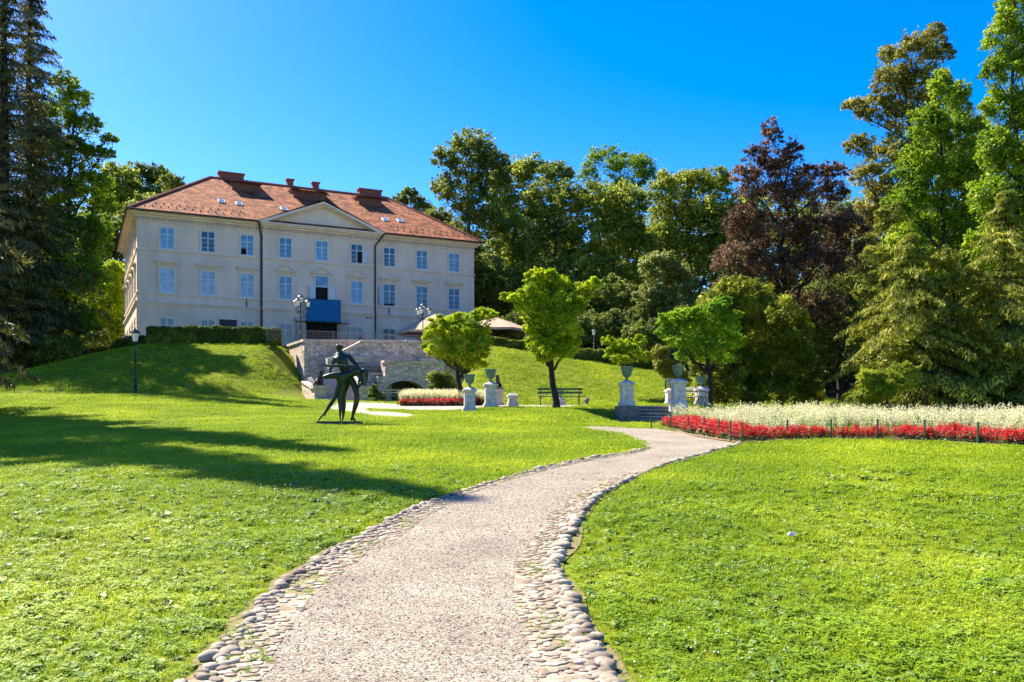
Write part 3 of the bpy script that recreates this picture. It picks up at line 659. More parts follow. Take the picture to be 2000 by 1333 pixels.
bb = MB(); nx, nz = 20, 14
z1, z0 = a[1], b[1]+.15
for j in range(nz+1):
    for i in range(nx+1):
        x = a[0]+(b[0]-a[0])*i/nx; z = z0+(z1-z0)*j/nz; bb.v.append((x, RY-.95+.02*math.sin(i*.9)+.015*math.sin(j*1.1+i*.3), z))
w_ = nx+1
for j in range(nz):
    for i in range(nx): bb.f.append((j*w_+i, j*w_+i+1, (j+1)*w_+i+1, (j+1)*w_+i))
cl = bb.build('cloth', M['bluecloth'], ban, True); so = cl.modifiers.new('thickness', 'SOLIDIFY'); so.thickness = .02
fr = MB(); fr.tube([(a[0]-.1,RY-.9,z1),(b[0]+.1,RY-.9,z1)], .05, 8); fr.tube([(a[0]-.1,RY-.9,z0),(b[0]+.1,RY-.9,z0)], .05, 8)
for x in (a[0]+.3, b[0]-.3): fr.tube([(x,RY-.9,z1),(x,RY,z1)], .04, 6); fr.tube([(x,RY-.9,z0),(x,RY,z0)], .04, 6)
fr.build('mounting_rail', M['darkmetal'], ban)
ban.location = (CX, CY, BZ); ban.rotation_euler = (0, 0, HA)

# ================================================================ STAIR TERRACE (same orientation as the house)
def wpt(px, py, P0):
    """pixel -> (along, z) on the vertical plane through P0 parallel to the house front"""
    k = (px-1000)/FPX; t = (-P0[0]+k*P0[1])/(UX-k*UY); Y = P0[1]+UY*t
    return t, EYE+(HOR-py)/FPX*Y
O = (-16.7, 70.0)
stair = empty('stone_stair_terrace', (O[0], O[1], 0), HA, 'grey rubble stone terrace wall with staircase and arched grotto below the manor', 'terrace wall')
def wallpoly(name, pts, yoff, depth, mat='rubble', cope=None, copelist=None, parent=stair):
    """outline in pixels read on the plane yoff behind/in front of O; extruded back by depth"""
    P0 = (O[0]-UY*yoff, O[1]+UX*yoff); Q = [wpt(px, py, P0) if py < 2000 else (wpt(px, 700, P0)[0], py-3000) for px, py in pts]
    m = MB(); m.prism(Q, yoff, yoff+depth); o = m.build(name, M[mat], parent)
    if copelist:
        for i, j in copelist:
            c = MB(); a, b = Q[i], Q[j]; d = Vector((b[0]-a[0], 0, b[1]-a[1])).normalized()*.12; h = .2
            c.prism([(a[0]-d.x, a[1]-d.z+.003), (b[0]+d.x, b[1]+d.z+.003), (b[0]+d.x, b[1]+d.z+h), (a[0]-d.x, a[1]-d.z+h)], yoff-.12, yoff+min(depth, .7)); c.build('coping', M['lightstone'], o)
    return o
zf = 3000  # marks "z given directly"
gz0 = 2000+1000
wallpoly('back_wall', [(594,gz0+1.2),(850,gz0+1.2),(850,670),(594,668)], 0, 1.6, copelist=[(3,2)])
# left flank running back into the slope
m = MB(); m.box(0, 1.0, 1.6, 9, 1.0, 7.55); m.build('flank_wall', M['rubble'], stair); m = MB(); m.box(-.12, 1.1, -.1, 9, 7.55, 7.75); m.build('coping', M['lightstone'], stair)
m = MB(); m.box(0, .98, .0, 1.62, 7.5, 7.53); 
# middle panel with sloping shoulders
wallpoly('stair_wall', [(640,gz0+1.2),(862,gz0+1.2),(862,712),(846,702),(795,671),(706,671),(660,694),(640,700)], -2.2, 1.2, copelist=[(6,5),(5,4),(4,3)])
wallpoly('landing_wall', [(712,gz0+1.2),(760,gz0+1.2),(760,733),(712,733)], -4.2, 1.0, copelist=[(3,2)])
wallpoly('landing_wall', [(730,gz0+1.2),(765,gz0+1.2),(765,722),(730,722)], -3.4, .7, copelist=[(3,2)])
# grotto block with arch
P0 = (O[0]-UY*-5.2, O[1]+UX*-5.2)
cxp, rp, spring = 790, 44, 776
arc = [(cxp-rp*math.cos(a), spring-32*math.sin(a)) for a in np.linspace(0, math.pi, 17)]
wallpoly('grotto_wall', [(738,gz0+1.1)] + [(cxp-rp, gz0+1.1)] + arc + [(cxp+rp, gz0+1.1), (866,gz0+1.1), (866,712), (752,709), (752,735), (738,735)], -5.2, 1.0, copelist=[(21, 22)] )
ar = MB(); Q = [wpt(px, py, P0) for px, py in arc]
for i in range(16):
    a, b = Q[i], Q[i+1]; c = (wpt(cxp, spring, P0)); 
    def outp(p, r_=1.09): return (c[0]+(p[0]-c[0])*r_, c[1]+(p[1]-c[1])*r_+.02)
    ar.prism([a, b, outp(b), outp(a)], -5.26, -5.2)
ar.build('arch_ring', M['lightstone'], stair)
g0 = wpt(cxp-rp, 780, P0)[0]; g1 = wpt(cxp+rp, 780, P0)[0]
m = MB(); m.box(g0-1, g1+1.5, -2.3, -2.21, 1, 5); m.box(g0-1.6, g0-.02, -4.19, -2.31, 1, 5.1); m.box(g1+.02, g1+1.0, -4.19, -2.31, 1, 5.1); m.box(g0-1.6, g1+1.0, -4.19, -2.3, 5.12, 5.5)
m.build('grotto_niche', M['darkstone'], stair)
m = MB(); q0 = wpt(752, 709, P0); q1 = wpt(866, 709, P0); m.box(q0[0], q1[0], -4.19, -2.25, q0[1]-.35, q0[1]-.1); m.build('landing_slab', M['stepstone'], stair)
# right hand wall stepping down behind the leaning tree
wallpoly('side_wall', [(850,gz0+1.2),(940,gz0+1.2),(940,757),(905,738),(862,708),(850,700)], -1.0, 1.0, copelist=[(3,2),(4,3)])
wallpoly('side_pier', [(926,gz0+1.2),(939,gz0+1.2),(939,722),(926,722)], -4.0, .6, mat='lightstone')
# corbels / small pale cap stones
for px0, px1, py in ((696,716,701),(822,848,704),(716,737,716)):
    P1 = (O[0]-UY*-2.9, O[1]+UX*-2.9); a = wpt(px0, py, P1); b = wpt(px1, py, P1); m = MB(); m.box(a[0], b[0], -2.9, -2.21, a[1]-.28, a[1]); m.box(a[0]-.1, b[0]+.1, -3.0, -2.21, a[1]+.002, a[1]+.16); m.build('cap_stone', M['lightstone'], stair)
# piers and steps
def pier(px0, px1, ytop, ybase, yoff):
    P1 = (O[0]-UY*yoff, O[1]+UX*yoff); a = wpt(px0, ytop, P1); b = wpt(px1, ybase, P1); dp = b[0]-a[0]
    m = MB(); m.box(a[0]+.08, b[0]-.08, yoff, yoff+1.0, b[1]-.4, a[1]-.22); o = m.build('pier', M['rubble'], stair)
    m = MB(); m.box(a[0]-.05, b[0]+.05, yoff-.12, yoff+1.1, a[1]-.218, a[1]); m.box(a[0]+.04, b[0]-.04, yoff-.04, yoff+1.04, a[1]-.36, a[1]-.221); m.build('pier_cap', M['lightstone'], o)
    return (a[0]+b[0])/2, a[1], yoff+.5
pierL = pier(612, 640, 753, 784, -7.6); pierR = pier(699, 721, 755, 789, -8.2)
P1 = (O[0]-UY*-7.6, O[1]+UX*-7.6); sx0 = wpt(640, 785, P1)[0]; sx1 = wpt(700, 787, P1)[0]; zb = wpt(690, 787, P1)[1]
for i in range(13):
    m = MB(); m.box(sx0-.2, sx1+.2, -8.0+i*.36, -2.3, zb-.2+i*.155+(.003 if i else 0), zb+(i+1)*.155); m.build('step', M['stepstone'], stair)
m = MB(); m.prism([(-6.6, zb-.3), (-3.2, zb-.3), (-3.2, zb+1.55), (-6.6, zb+.95)], sx0-.85, sx0-.45, axis='x'); m.build('stair_cheek', M['rubble'], stair)
m = MB(); m.prism([(-6.7, zb+.96), (-3.2, zb+1.56), (-3.2, zb+1.70), (-6.7, zb+1.10)], sx0-.92, sx0-.38, axis='x'); m.build('coping', M['lightstone'], stair)
m = MB(); m.prism([(-7.1, zb-.3), (-3.3, zb-.3), (-3.3, zb+2.4), (-7.1, zb+1.15)], sx1+.25, sx1+.85, axis='x'); m.build('stair_cheek', M['rubble'], stair)
# paved terrace in front of the house
tp_ = MB(); tp_.box(0.9, 21, 1.3, 12, 7.4, 7.62); o = tp_.build('terrace_paving', M['palepave'], None); o.location = (O[0], O[1], 0); o.rotation_euler = (0,0,HA); tag(o, kind='structure')
# iron railing along the terrace
rail = empty('iron_railing', (O[0], O[1], 0), HA, 'ornate thin iron railing along the top of the stone terrace', 'railing')
Zt = 7.62
def railing(x0, x1, y, post=2.4):
    n = int((x1-x0)/post); m = MB()
    m.tube([(x0,y,Zt+1.0),(x1,y,Zt+1.0)], .022, 6); m.tube([(x0,y,Zt+.14),(x1,y,Zt+.14)], .016, 6); m.build('rail_bar', M['ironrail'], rail)
    m = MB()
    for i in range(n+1): m.tube([(x0+(x1-x0)*i/n,y,Zt),(x0+(x1-x0)*i/n,y,Zt+1.08)], .03, 6)
    m.build('rail_posts', M['ironrail'], rail)
    m = MB(); x = x0+.1
    while x < x1:
        m.tube([(x,y,Zt+.14),(x,y,Zt+.99)], .009, 4, False)
        cc = [(x+.06+.05*math.cos(a), y, Zt+.45+.16*math.sin(a)) for a in np.linspace(.5, 5.6, 8)]; m.tube(cc, .010, 4, False)
        cc = [(x+.06+.045*math.cos(a), y, Zt+.8-.1*math.sin(a)) for a in np.linspace(.5, 5.6, 7)]; m.tube(cc, .008, 4, False)
        x += .15
    m.build('rail_scrolls', M['ironrail'], rail)
M['ironrail'] = mk('grey_weathered_iron', (.16,.16,.17), .5, .4, col2=(.08,.08,.09), scale=9)
railing(-2.6, 16.5, 1.9)
# ================================================================ VEGETATION
M['lf_wood'] = leafmat('woodland_leaves', (.12,.17,.018), (.33,.38,.034), .46, (.54,.56,.09), .25)
M['lf_dark'] = leafmat('deep_green_leaves', (.075,.12,.020), (.23,.28,.036), .44, (.42,.45,.09), .3)
M['lf_pale'] = leafmat('pale_olive_leaves', (.13,.17,.030), (.30,.33,.07), .38, (.44,.47,.15), .4)
M['lf_bright'] = leafmat('bright_green_leaves', (.10,.19,.008), (.28,.40,.012), .46, (.48,.56,.03), .35)
M['lf_ochre'] = leafmat('ochre_green_leaves', (.15,.16,.020), (.34,.31,.045), .40, (.48,.43,.10), .3)
M['lf_beech'] = leafmat('copper_leaves', (.065,.034,.020), (.19,.105,.060), .34, (.38,.24,.15), .35)
M['lf_acer'] = leafmat('golden_green_leaves', (.18,.31,.006), (.48,.58,.008), .50, (.70,.74,.02), .9)
M['lf_acer2'] = leafmat('fresh_green_leaves', (.09,.24,.008), (.30,.47,.012), .48, (.52,.66,.03), .9)
M['lf_yew'] = leafmat('golden_conifer_sprays', (.06,.095,.008), (.30,.34,.016), .40, (.78,.72,.05), .8)
M['lf_hem'] = leafmat('olive_needles', (.10,.125,.012), (.32,.335,.028), .34, (.58,.55,.07), .6)
M['lf_acerhem'] = leafmat('light_hemlock_needles', (.17,.23,.014), (.38,.44,.025), .42, (.58,.62,.06), .6)
M['lf_spruce'] = leafmat('dark_needles', (.045,.055,.014), (.13,.13,.032), .28, (.26,.22,.06), .45)
M['lf_hedge'] = leafmat('hedge_leaves', (.05,.08,.008), (.16,.20,.016), .35, (.36,.38,.04), .8)

def diamonds(C, s, asp, out=None, rng=RNG, up=.35, droop=0):
    """leaf faces at C (n,3): long half-axis s, width ratio asp"""
    n = len(C); N = rng.normal(size=(n, 3)); N[:, 2] += up*2
    if out is not None: N += out*.9
    N /= np.linalg.norm(N, axis=1)[:, None]
    T = rng.normal(size=(n, 3)); T[:, 2] -= droop
    if out is not None: T += out*1.2
    T -= N*(T*N).sum(1)[:, None]; T /= np.linalg.norm(T, axis=1)[:, None]+1e-9
    B = np.cross(N, T); s = np.asarray(s).reshape(-1, 1)*np.ones((n, 1))
    return np.stack([C-T*s, C-T*s*.1+B*s*asp, C+T*s, C-T*s*.1-B*s*asp], 1).reshape(-1, 3)
def lobes_to_leaves(lobes, nleaf, leaf, asp, rng, cl=.30, up=.35, droop=0, flat=.65, core=.55, fill=.28, stray=.10):
    """lobes: (centre, radii). Every lobe is filled with uneven leaf clumps, gaps between them."""
    out = []; areas = np.array([(r[0]*r[2]+.3*r[0]*r[1])**.95 for c, r in lobes]); areas /= areas.sum()
    for (c, r), w in zip(lobes, areas):
        c = np.array(c); r = np.array(r); rm = min(r); n = max(30, int(nleaf*w)); k = max(12, int(34*(.3/cl)**2*.62)); r = r*1.06; rm = min(r)
        d = rng.normal(size=(k, 3)); d /= np.linalg.norm(d, axis=1)[:, None]; d[:, 2] = np.where(d[:, 2] < -.5, -d[:, 2]*.5, d[:, 2])
        cc = c + d*r*(rng.uniform(core, 1.0, (k, 1))); rc = rm*cl*rng.uniform(.55, 1.5, k)
        wts = rc**2; wts /= wts.sum(); which = rng.choice(k, n, p=wts)
        q = rng.normal(size=(n, 3)); q /= np.linalg.norm(q, axis=1)[:, None]; rad = rng.uniform(.35, 1.12, n)**.7
        off = q*rad[:, None]*rc[which][:, None]; off[:, 2] *= flat
        P = cc[which]+off; nf = int(n*fill); u3 = rng.normal(size=(nf, 3)); u3 /= np.linalg.norm(u3, axis=1)[:, None]; P[:nf] = c+u3*r*(rng.uniform(.15, 1.0, (nf, 1))**.6)
        ns = int(n*stray); kk = rng.integers(0, k, ns); tt = rng.uniform(.9, 1.26, (ns, 1)); P[nf:nf+ns] = c+(cc[kk]-c)*tt+rng.normal(size=(ns, 3))*rm*.05+np.sin(kk[:, None]*np.array([1.3, 2.1, 3.7]))*rm*.12*(tt-.9)*2
        o = (d[which]*.6+q*.5+np.array([0,0,.25])); out.append(diamonds(P, leaf*rng.uniform(.6, 1.35, n), asp, o, rng, up, droop))
    return np.concatenate(out)
def limb(m, a, b, r0, r1, rng, sag=.12, n=6, sides=7):
    a = np.array(a, float); b = np.array(b, float); L = np.linalg.norm(b-a); P = []
    for i in range(n+1):
        t = i/n; p = a+(b-a)*t; p = p+rng.normal(size=3)*L*.022*(0 < i < n); p[2] += -sag*L*math.sin(math.pi*t)*.5; P.append(p)
    m.tube([Vector(p) for p in P], list(np.linspace(r0, r1, n+1)), sides, False)
    return P
def tree(name, label, cat, Y, bx, lob, leaf=.28, nleaf=11000, mat='lf_wood', bark='bark', trunk=.35, asp=.55, group=None, cl=.30, depth=.9, up=.35, droop=0, base=None, jit=1.0, core=.55, lean=None, seed=None, limbs=True, flat=.65, fill=.28, stray=.10):
    """lob: foliage masses as (px, py, rx, ry) read from the photograph at depth Y; each mass gets its own distance"""
    rng = np.random.default_rng(seed if seed is not None else int(abs(bx)*7+Y*13) % 99991)
    B = GY(bx, Y) if base is None else Vector(base)
    root = empty(name, B, 0, label, cat, group)
    L = []; s = Y/FPX
    for l in lob:
        px, py, rx, ry = l[:4]; yo = l[4] if len(l) > 4 else rng.uniform(-1, 1)*max(l[2] for l in lob)*s*.55*jit
        Yl = Y+yo; c = PT(px, py, Yl); L.append(((c.x-B.x, c.y-B.y, c.z-B.z), (rx*Yl/FPX, (rx+ry)/2*Yl/FPX*depth, ry*Yl/FPX)))
    V = lobes_to_leaves(L, int(nleaf*2.5), leaf*.68, asp, rng, cl*.85, up, droop, flat, core, fill, stray)
    link_mesh('crown', quad_mesh('crown', V), M[mat], root)
    m = MB(); zt = max(c[2] for c, r in L); xt = np.mean([c[0] for c, r in L if c[2] > zt*.6]); yt = np.mean([c[1] for c, r in L if c[2] > zt*.6])
    lo = min(c[2]-r[2] for c, r in L)
    n = 8; P = []; tx, ty = (lean if lean else (xt, yt))
    for i in range(n+1):
        t = i/n; P.append(np.array([tx*t**1.2, ty*t**1.2, -.4+(zt*.92+.4)*t])+(rng.normal(size=3)*[.02, .02, 0]*zt*.5*(0 < t < 1)))
    rr = [trunk*(1.35 if i == 0 else 1)*(1-.85*(i/n)) for i in range(n+1)]
    m.tube([Vector(p) for p in P], rr, 10, False)
    if limbs:
        zs = np.array([p[2] for p in P])
        for c, r in sorted(L, key=lambda q: q[0][2]):
            h = max(lo*.75 if lo > .5 else zt*.2, c[2]-abs(c[0]-np.interp(c[2], zs, [p[0] for p in P]))*.9-r[2]*.8); h = min(h, c[2]*.92)
            a = np.array([np.interp(h, zs, [p[0] for p in P]), np.interp(h, zs, [p[1] for p in P]), h]); ra = np.interp(h, zs, rr)*.55
            Q = limb(m, a, c, ra, max(ra*.35, .015), rng, .1)
            for k in range(4):
                i = rng.integers(2, 6); d = rng.normal(size=3); d /= np.linalg.norm(d); e = np.array(c)+d*np.array(r)*.75
                limb(m, Q[i], e, ra*.4, .012, rng, .05, 4, 5)
    m.build('trunk', M[bark], root, True)
    return root
# --- wood behind the lawn, right of the manor
WG = 'woodland trees on the hillside behind the manor'
T = tree
T('woodland_tree', 'tallest round-topped green tree just right of the manor roof', 'tree', 105, 925, [(925,295,48,46),(868,308,26,24),(960,335,36,48),(902,368,52,48),(935,440,64,58),(858,368,20,11),(890,505,50,58),(945,570,56,66),(900,600,45,60)], .27, 17000, 'lf_dark', trunk=.5, group=WG, cl=.24)
T('woodland_tree', 'leafy yellow-green tree right beside the tallest round-topped one', 'tree', 112, 1005, [(1000,345,42,42),(1035,335,34,34),(1010,425,60,60),(975,380,30,40),(1000,520,55,60),(990,610,50,60)], .28, 13000, 'lf_wood', trunk=.4, group=WG, cl=.24)
T('woodland_tree', 'dense green tree with dark trunk behind the tall golden-green lawn tree', 'tree', 98, 1090, [(1085,345,36,32),(1062,400,42,50),(1110,400,34,52),(1085,480,60,58),(1060,560,50,50),(1110,560,50,55),(1080,620,60,40)], .26, 14000, 'lf_dark', trunk=.4, group=WG, cl=.24)
T('woodland_tree', 'airy light green tree rising thinly above the middle of the wood', 'tree', 122, 1190, [(1180,315,40,28),(1228,335,42,36),(1147,345,22,26),(1255,322,24,22),(1200,375,50,30),(1270,350,26,26)], .24, 5200, 'lf_bright', trunk=.35, group=WG, cl=.22, core=.7)
T('woodland_tree', 'broad speckled olive tree below the airy one in the middle of the wood', 'tree', 96, 1195, [(1175,400,48,42),(1225,400,40,42),(1190,460,66,52),(1240,480,50,50),(1165,525,44,50),(1235,555,50,40)], .25, 14000, 'lf_wood', trunk=.35, group=WG, cl=.24)
T('woodland_tree', 'rounded green tree at the right end of the wood beside the copper beech', 'tree', 100, 1345, [(1298,375,36,38),(1345,360,44,30),(1390,362,42,36),(1320,425,56,46),(1385,430,52,50),(1340,495,66,52),(1405,505,46,56),(1290,470,40,50)], .25, 16500, 'lf_wood', trunk=.4, group=WG, cl=.24)
T('woodland_tree', 'pale grey-green rounded tree low at the front of the wood', 'tree', 82, 1300, [(1288,525,40,36),(1328,552,36,34),(1270,582,30,32),(1312,600,52,30)], .20, 9500, 'lf_pale', trunk=.22, group=WG, cl=.26)
T('woodland_tree', 'small leafy tree behind the right roof corner of the manor', 'tree', 128, 800, [(800,385,22,16),(824,405,22,18),(782,395,16,12)], .26, 2500, 'lf_dark', trunk=.3, group=WG, cl=.3)
T('woodland_tree', 'yellow-green tree peeping over the right end of the manor roof', 'tree', 118, 862, [(850,425,34,18),(872,450,34,28),(900,480,34,30)], .26, 5000, 'lf_pale', trunk=.3, group=WG, cl=.3)
T('woodland_tree', 'shaded slender tree with bare lower trunk behind the small lawn lamp', 'tree', 90, 1178, [(1150,600,44,40),(1195,580,44,40),(1180,640,40,24)], .22, 6500, 'lf_dark', trunk=.3, group=WG, cl=.26)
T('woodland_tree', 'shaded tree against the right wall of the manor', 'tree', 99, 960, [(952,545,30,50),(975,610,40,40),(948,640,24,30),(1000,560,40,40)], .24, 8500, 'lf_dark', trunk=.3, group=WG, cl=.26)
SG = 'dark shrubs at the foot of the wood'
for (lab, Y, bx, lb, mt) in (
  ('dark shrub in the wood left of the small lawn lamp', 80, 1120, [(1110,650,44,32),(1150,640,30,34),(1090,672,36,18)], 'lf_dark'),
  ('dark shrub in the wood right of the small lawn lamp', 82, 1205, [(1190,640,40,30),(1225,655,36,28),(1255,630,36,30)], 'lf_dark'),
  ('grey-green shrub below the pale rounded tree', 78, 1285, [(1260,655,40,28),(1300,650,40,30),(1330,640,36,34)], 'lf_dark'),
  ('dark bush behind the right tan parasol', 88, 1010, [(985,640,40,22),(1030,625,40,30),(1060,640,34,26)], 'lf_dark')):
    T('shrub', lab, 'shrub', Y, bx, lb, .17, 6500, mat=mt, trunk=.1, group=SG, cl=.3)
# --- copper beech and the shaded trees behind it
T('copper_beech', 'tall dark red copper beech with a feathery pointed top', 'tree', 72, 1520, [(1505,268,22,34),(1480,305,28,22),(1548,300,20,34),(1520,330,44,40),(1590,340,40,22),(1632,335,28,20),(1455,345,26,26),(1490,380,52,40),(1560,390,50,44),(1625,380,34,34),(1450,440,44,40),(1520,455,66,44),(1600,450,60,44),(1440,510,48,40),(1510,525,66,40),(1660,440,40,40),(1590,520,60,40),(1430,560,40,22),(1650,500,50,50),(1560,600,50,36),(1620,610,40,40),(1480,590,50,24)], .14, 38000, 'lf_beech', 'barkdark', trunk=.42, cl=.26, core=.5, droop=1.4, fill=.16, stray=.22)
T('shade_tree', 'dark leafy tree standing in shade below the copper beech', 'tree', 77, 1640, [(1610,590,60,60),(1680,560,60,70),(1650,660,80,60),(1580,680,60,60),(1700,640,50,60),(1740,700,50,60),(1560,620,50,50)], .18, 18000, 'lf_dark', 'barkdark', trunk=.35, cl=.25)
T('ochre_tree', 'tall ochre-green tree with open upper branches left of the right-hand ash', 'tree', 88, 1790, [(1825,70,24,26),(1785,100,40,34),(1840,105,26,20),(1732,112,18,22),(1745,160,44,34),(1800,165,54,40),(1712,215,46,28),(1775,230,58,40),(1672,205,26,14),(1845,220,40,50),(1680,285,34,22),(1750,305,50,44),(1815,310,50,50),(1690,345,34,26),(1740,385,56,40),(1700,430,50,44),(1780,420,60,60),(1690,500,50,50)], .23, 24000, 'lf_ochre', trunk=.5, cl=.24, core=.62)
T('ash_tree', 'bright green ash with upright crown in front of the ochre tree', 'tree', 60, 1850, [(1838,170,24,34),(1870,190,26,30),(1812,245,36,44),(1865,265,50,50),(1790,320,40,40),(1840,350,56,50),(1895,340,44,60),(1770,400,40,44),(1830,440,60,50),(1890,450,50,60),(1760,480,36,50),(1820,540,60,50),(1900,560,50,60)], .15, 34000, 'lf_bright', trunk=.35, cl=.24)
T('ash_tree', 'bright green ash at the right edge rising above the picture', 'tree', 50, 1995, [(1985,10,34,40),(1958,70,34,40),(1995,120,50,50),(1942,140,24,34),(1960,210,44,44),(2020,220,50,60),(1945,290,40,44),(1990,320,56,56),(1935,390,40,50),(1985,430,56,56),(1925,480,36,44),(1990,530,56,60),(2040,400,50,80),(1940,590,40,50),(2050,80,60,80)], .13, 36000, 'lf_bright', trunk=.35, cl=.24)
T('backing_tree', 'shaded dark tree filling the gap between the two ash trees', 'tree', 66, 1930, [(1900,300,40,80),(1920,420,50,80),(1890,560,60,80),(1940,650,70,70),(1850,650,70,70),(1780,600,50,70)], .18, 16000, 'lf_dark', 'barkdark', trunk=.3, cl=.28)
# --- left group
T('maple_tree', 'large green maple lit yellow at its right edge beside the dark spruce', 'tree', 78, 120, [(125,165,24,24),(150,195,30,26),(105,225,46,34),(165,245,34,24),(90,290,50,44),(150,305,50,36),(212,272,18,11),(200,300,26,12),(180,360,36,34),(110,380,60,50),(200,400,26,30),(155,450,60,46),(80,460,60,60),(190,480,30,36),(130,540,66,50),(60,560,60,60),(175,550,36,40),(110,620,70,46),(160,630,34,34),(60,660,60,40)], .19, 38000, 'lf_bright', 'barkdark', trunk=.45, cl=.24)
T('lime_tree', 'sunny yellow-green tree between the maple and the left wall of the manor', 'tree', 112, 215, [(222,530,26,22),(208,560,30,26),(228,580,20,26),(206,610,28,28),(224,640,22,20),(205,655,24,16)], .22, 8000, 'lf_acer', trunk=.25, cl=.28)
HG = 'trees on the hill behind the left end of the manor'
T('hill_tree', 'dark hill tree immediately left of the manor roof edge, highest of its row', 'tree', 165, 290, [(275,345,40,26),(305,340,26,20),(320,360,30,26),(290,390,50,30)], .36, 7500, 'lf_dark', trunk=.4, group=HG, cl=.27)
T('hill_tree', 'olive hill tree behind the maple with a rounded top', 'tree', 160, 232, [(232,345,34,26),(215,375,30,30),(250,380,30,30),(220,410,40,30)], .36, 6500, 'lf_wood', trunk=.4, group=HG, cl=.27)
T('hill_tree', 'small dark hill tree touching the slope of the manor roof', 'tree', 150, 338, [(335,358,26,18),(345,375,24,22),(300,410,60,30)], .33, 5000, 'lf_dark', trunk=.4, group=HG, cl=.27)
T('hill_tree', 'dark tree low on the hill directly left of the manor wall', 'tree', 135, 215, [(225,450,30,30),(205,480,30,34),(232,490,22,30),(195,530,26,30)], .30, 6500, 'lf_dark', trunk=.3, group=HG, cl=.27)
for lab, Y, bx, lb in (('dark shrub under the dark spruce', 72, 60, [(20,690,50,24),(70,690,50,26),(120,680,44,26)]), ('dark shrub left of the low clipped hedge', 84, 160, [(150,660,34,26),(190,662,24,20),(120,655,40,28)])):
    T('shrub', lab, 'shrub', Y, bx, lb, .16, 5500, mat='lf_dark', trunk=.1, group='dark shrubs under the left trees', cl=.3)
# distant wooded hillside that closes every gap
def woodland_mass(name, label, cells, mat, n, leaf, seed):
    rng = np.random.default_rng(seed); L = []
    for (px0, px1, py0, py1, Y, k) in cells:
        for _ in range(k):
            Yl = Y+rng.uniform(-8, 8); c = PT(rng.uniform(px0, px1), rng.uniform(py0, py1), Yl); r = rng.uniform(2.6, 4.4); L.append(((c.x, c.y, c.z), (r, r, r*.85)))
    o = link_mesh(name, quad_mesh(name, lobes_to_leaves(L, n, leaf, .6, rng, .3)), M[mat]); tag(o, label, 'woodland', kind='stuff')
woodland_mass('far_woodland', 'mass of shaded woodland filling the hillside behind the separate trees', [(900,1000,480,700,135,26),(980,1440,420,700,135,100),(1420,1720,420,760,108,70),(1700,2060,430,780,98,60),(2000,2300,300,780,90,24)], 'lf_dark', 110000, .36, 5)
woodland_mass('far_woodland', 'shaded woodland behind the maple and the spruce on the left', [(-160,120,430,700,120,45),(60,235,440,680,128,34),(-300,-100,300,700,110,20)], 'lf_dark', 50000, .36, 6)

# --- golden conifer dome
T('golden_yew', 'big rounded golden-green conifer between the fresh green lawn tree and the hemlocks', 'conifer', 51, 1470, [(1440,562,40,22),(1408,600,44,40),(1465,600,56,44),(1400,655,50,46),(1460,660,70,60),(1530,640,44,56),(1545,700,50,60),(1490,730,70,50),(1420,725,70,46),(1575,735,30,44),(1375,620,24,30),(1510,765,80,34),(1410,770,60,28),(1570,775,36,26),(1450,770,60,26)], .15, 60000, 'lf_yew', 'barkdark', trunk=.3, asp=.24, cl=.24, up=.9, core=.82, limbs=False, flat=1.0, fill=.22, stray=.05)
# --- lawn trees
T('golden_tree', 'leaning golden-green tree behind the left pair of stone urns', 'tree', 52, 905, [(905,628,34,18),(868,632,30,16),(848,655,22,20),(892,655,40,26),(945,612,22,12),(958,618,14,10),(930,650,26,28),(865,685,32,18),(905,690,40,24),(840,675,14,12),(940,680,22,20),(925,712,24,12)], .115, 26000, 'lf_acer', 'barkdark', trunk=.19, asp=.30, cl=.34, fill=.18, stray=.14, flat=.5, lean=(-.9,.1), droop=1.0, core=.72)
T('golden_tree', 'tall golden-green tree with two outstretched limbs in front of the green bench', 'tree', 41.3, 1086, [(1046,545,18,20),(1072,540,16,16),(1088,556,26,20),(1042,575,26,24),(1078,595,40,34),(1110,598,26,26),(1010,583,20,12),(990,580,13,9),(1030,600,24,16),(1140,572,20,20),(1158,556,15,13),(1125,605,18,18),(1060,635,34,32),(1100,640,34,34),(1050,672,24,28),(1085,680,34,26),(1115,675,18,22),(1062,700,14,12)], .10, 38000, 'lf_acer', 'barkdark', trunk=.19, asp=.30, cl=.34, fill=.18, stray=.14, flat=.5, droop=1.0, core=.72)
T('green_tree', 'fresh green umbrella-shaped tree behind the right pair of stone urns', 'tree', 42, 1389, [(1305,625,22,14),(1300,648,18,16),(1340,620,32,18),(1380,612,34,20),(1412,590,18,12),(1400,598,22,12),(1428,615,22,10),(1360,645,42,22),(1415,640,34,20),(1330,668,30,16),(1375,680,48,20),(1430,665,24,20),(1345,695,30,12),(1400,700,40,12)], .10, 32000, 'lf_acer2', 'barkdark', trunk=.16, asp=.30, cl=.34, fill=.18, stray=.14, flat=.5, droop=.8, core=.75)
T('golden_tree', 'small wide golden-green tree behind the urn above the dark stone block', 'tree', 60, 1226, [(1187,668,12,10),(1195,690,16,14),(1215,675,20,14),(1232,690,30,20),(1252,668,12,14),(1215,702,24,12),(1262,697,14,12)], .12, 9500, 'lf_acer', 'barkdark', trunk=.10, asp=.30, cl=.36, fill=.10, stray=.16, flat=.5, droop=.7, core=.65)
T('golden_shrub', 'loose yellow-green shrub between the small tree and the fresh green tree', 'shrub', 56, 1300, [(1290,690,16,16),(1298,715,22,20),(1315,730,24,20),(1330,745,20,18)], .12, 6500, 'lf_hem', 'barkdark', trunk=.08, asp=.36, cl=.28)
T('grotto_shrub', 'dark clipped shrub with bright tips right of the grotto arch', 'shrub', 61.5, 865, [(850,738,16,14),(868,745,22,18),(885,760,20,16),(858,765,22,18)], .09, 7500, 'lf_yew', 'barkdark', trunk=.08, cl=.3)
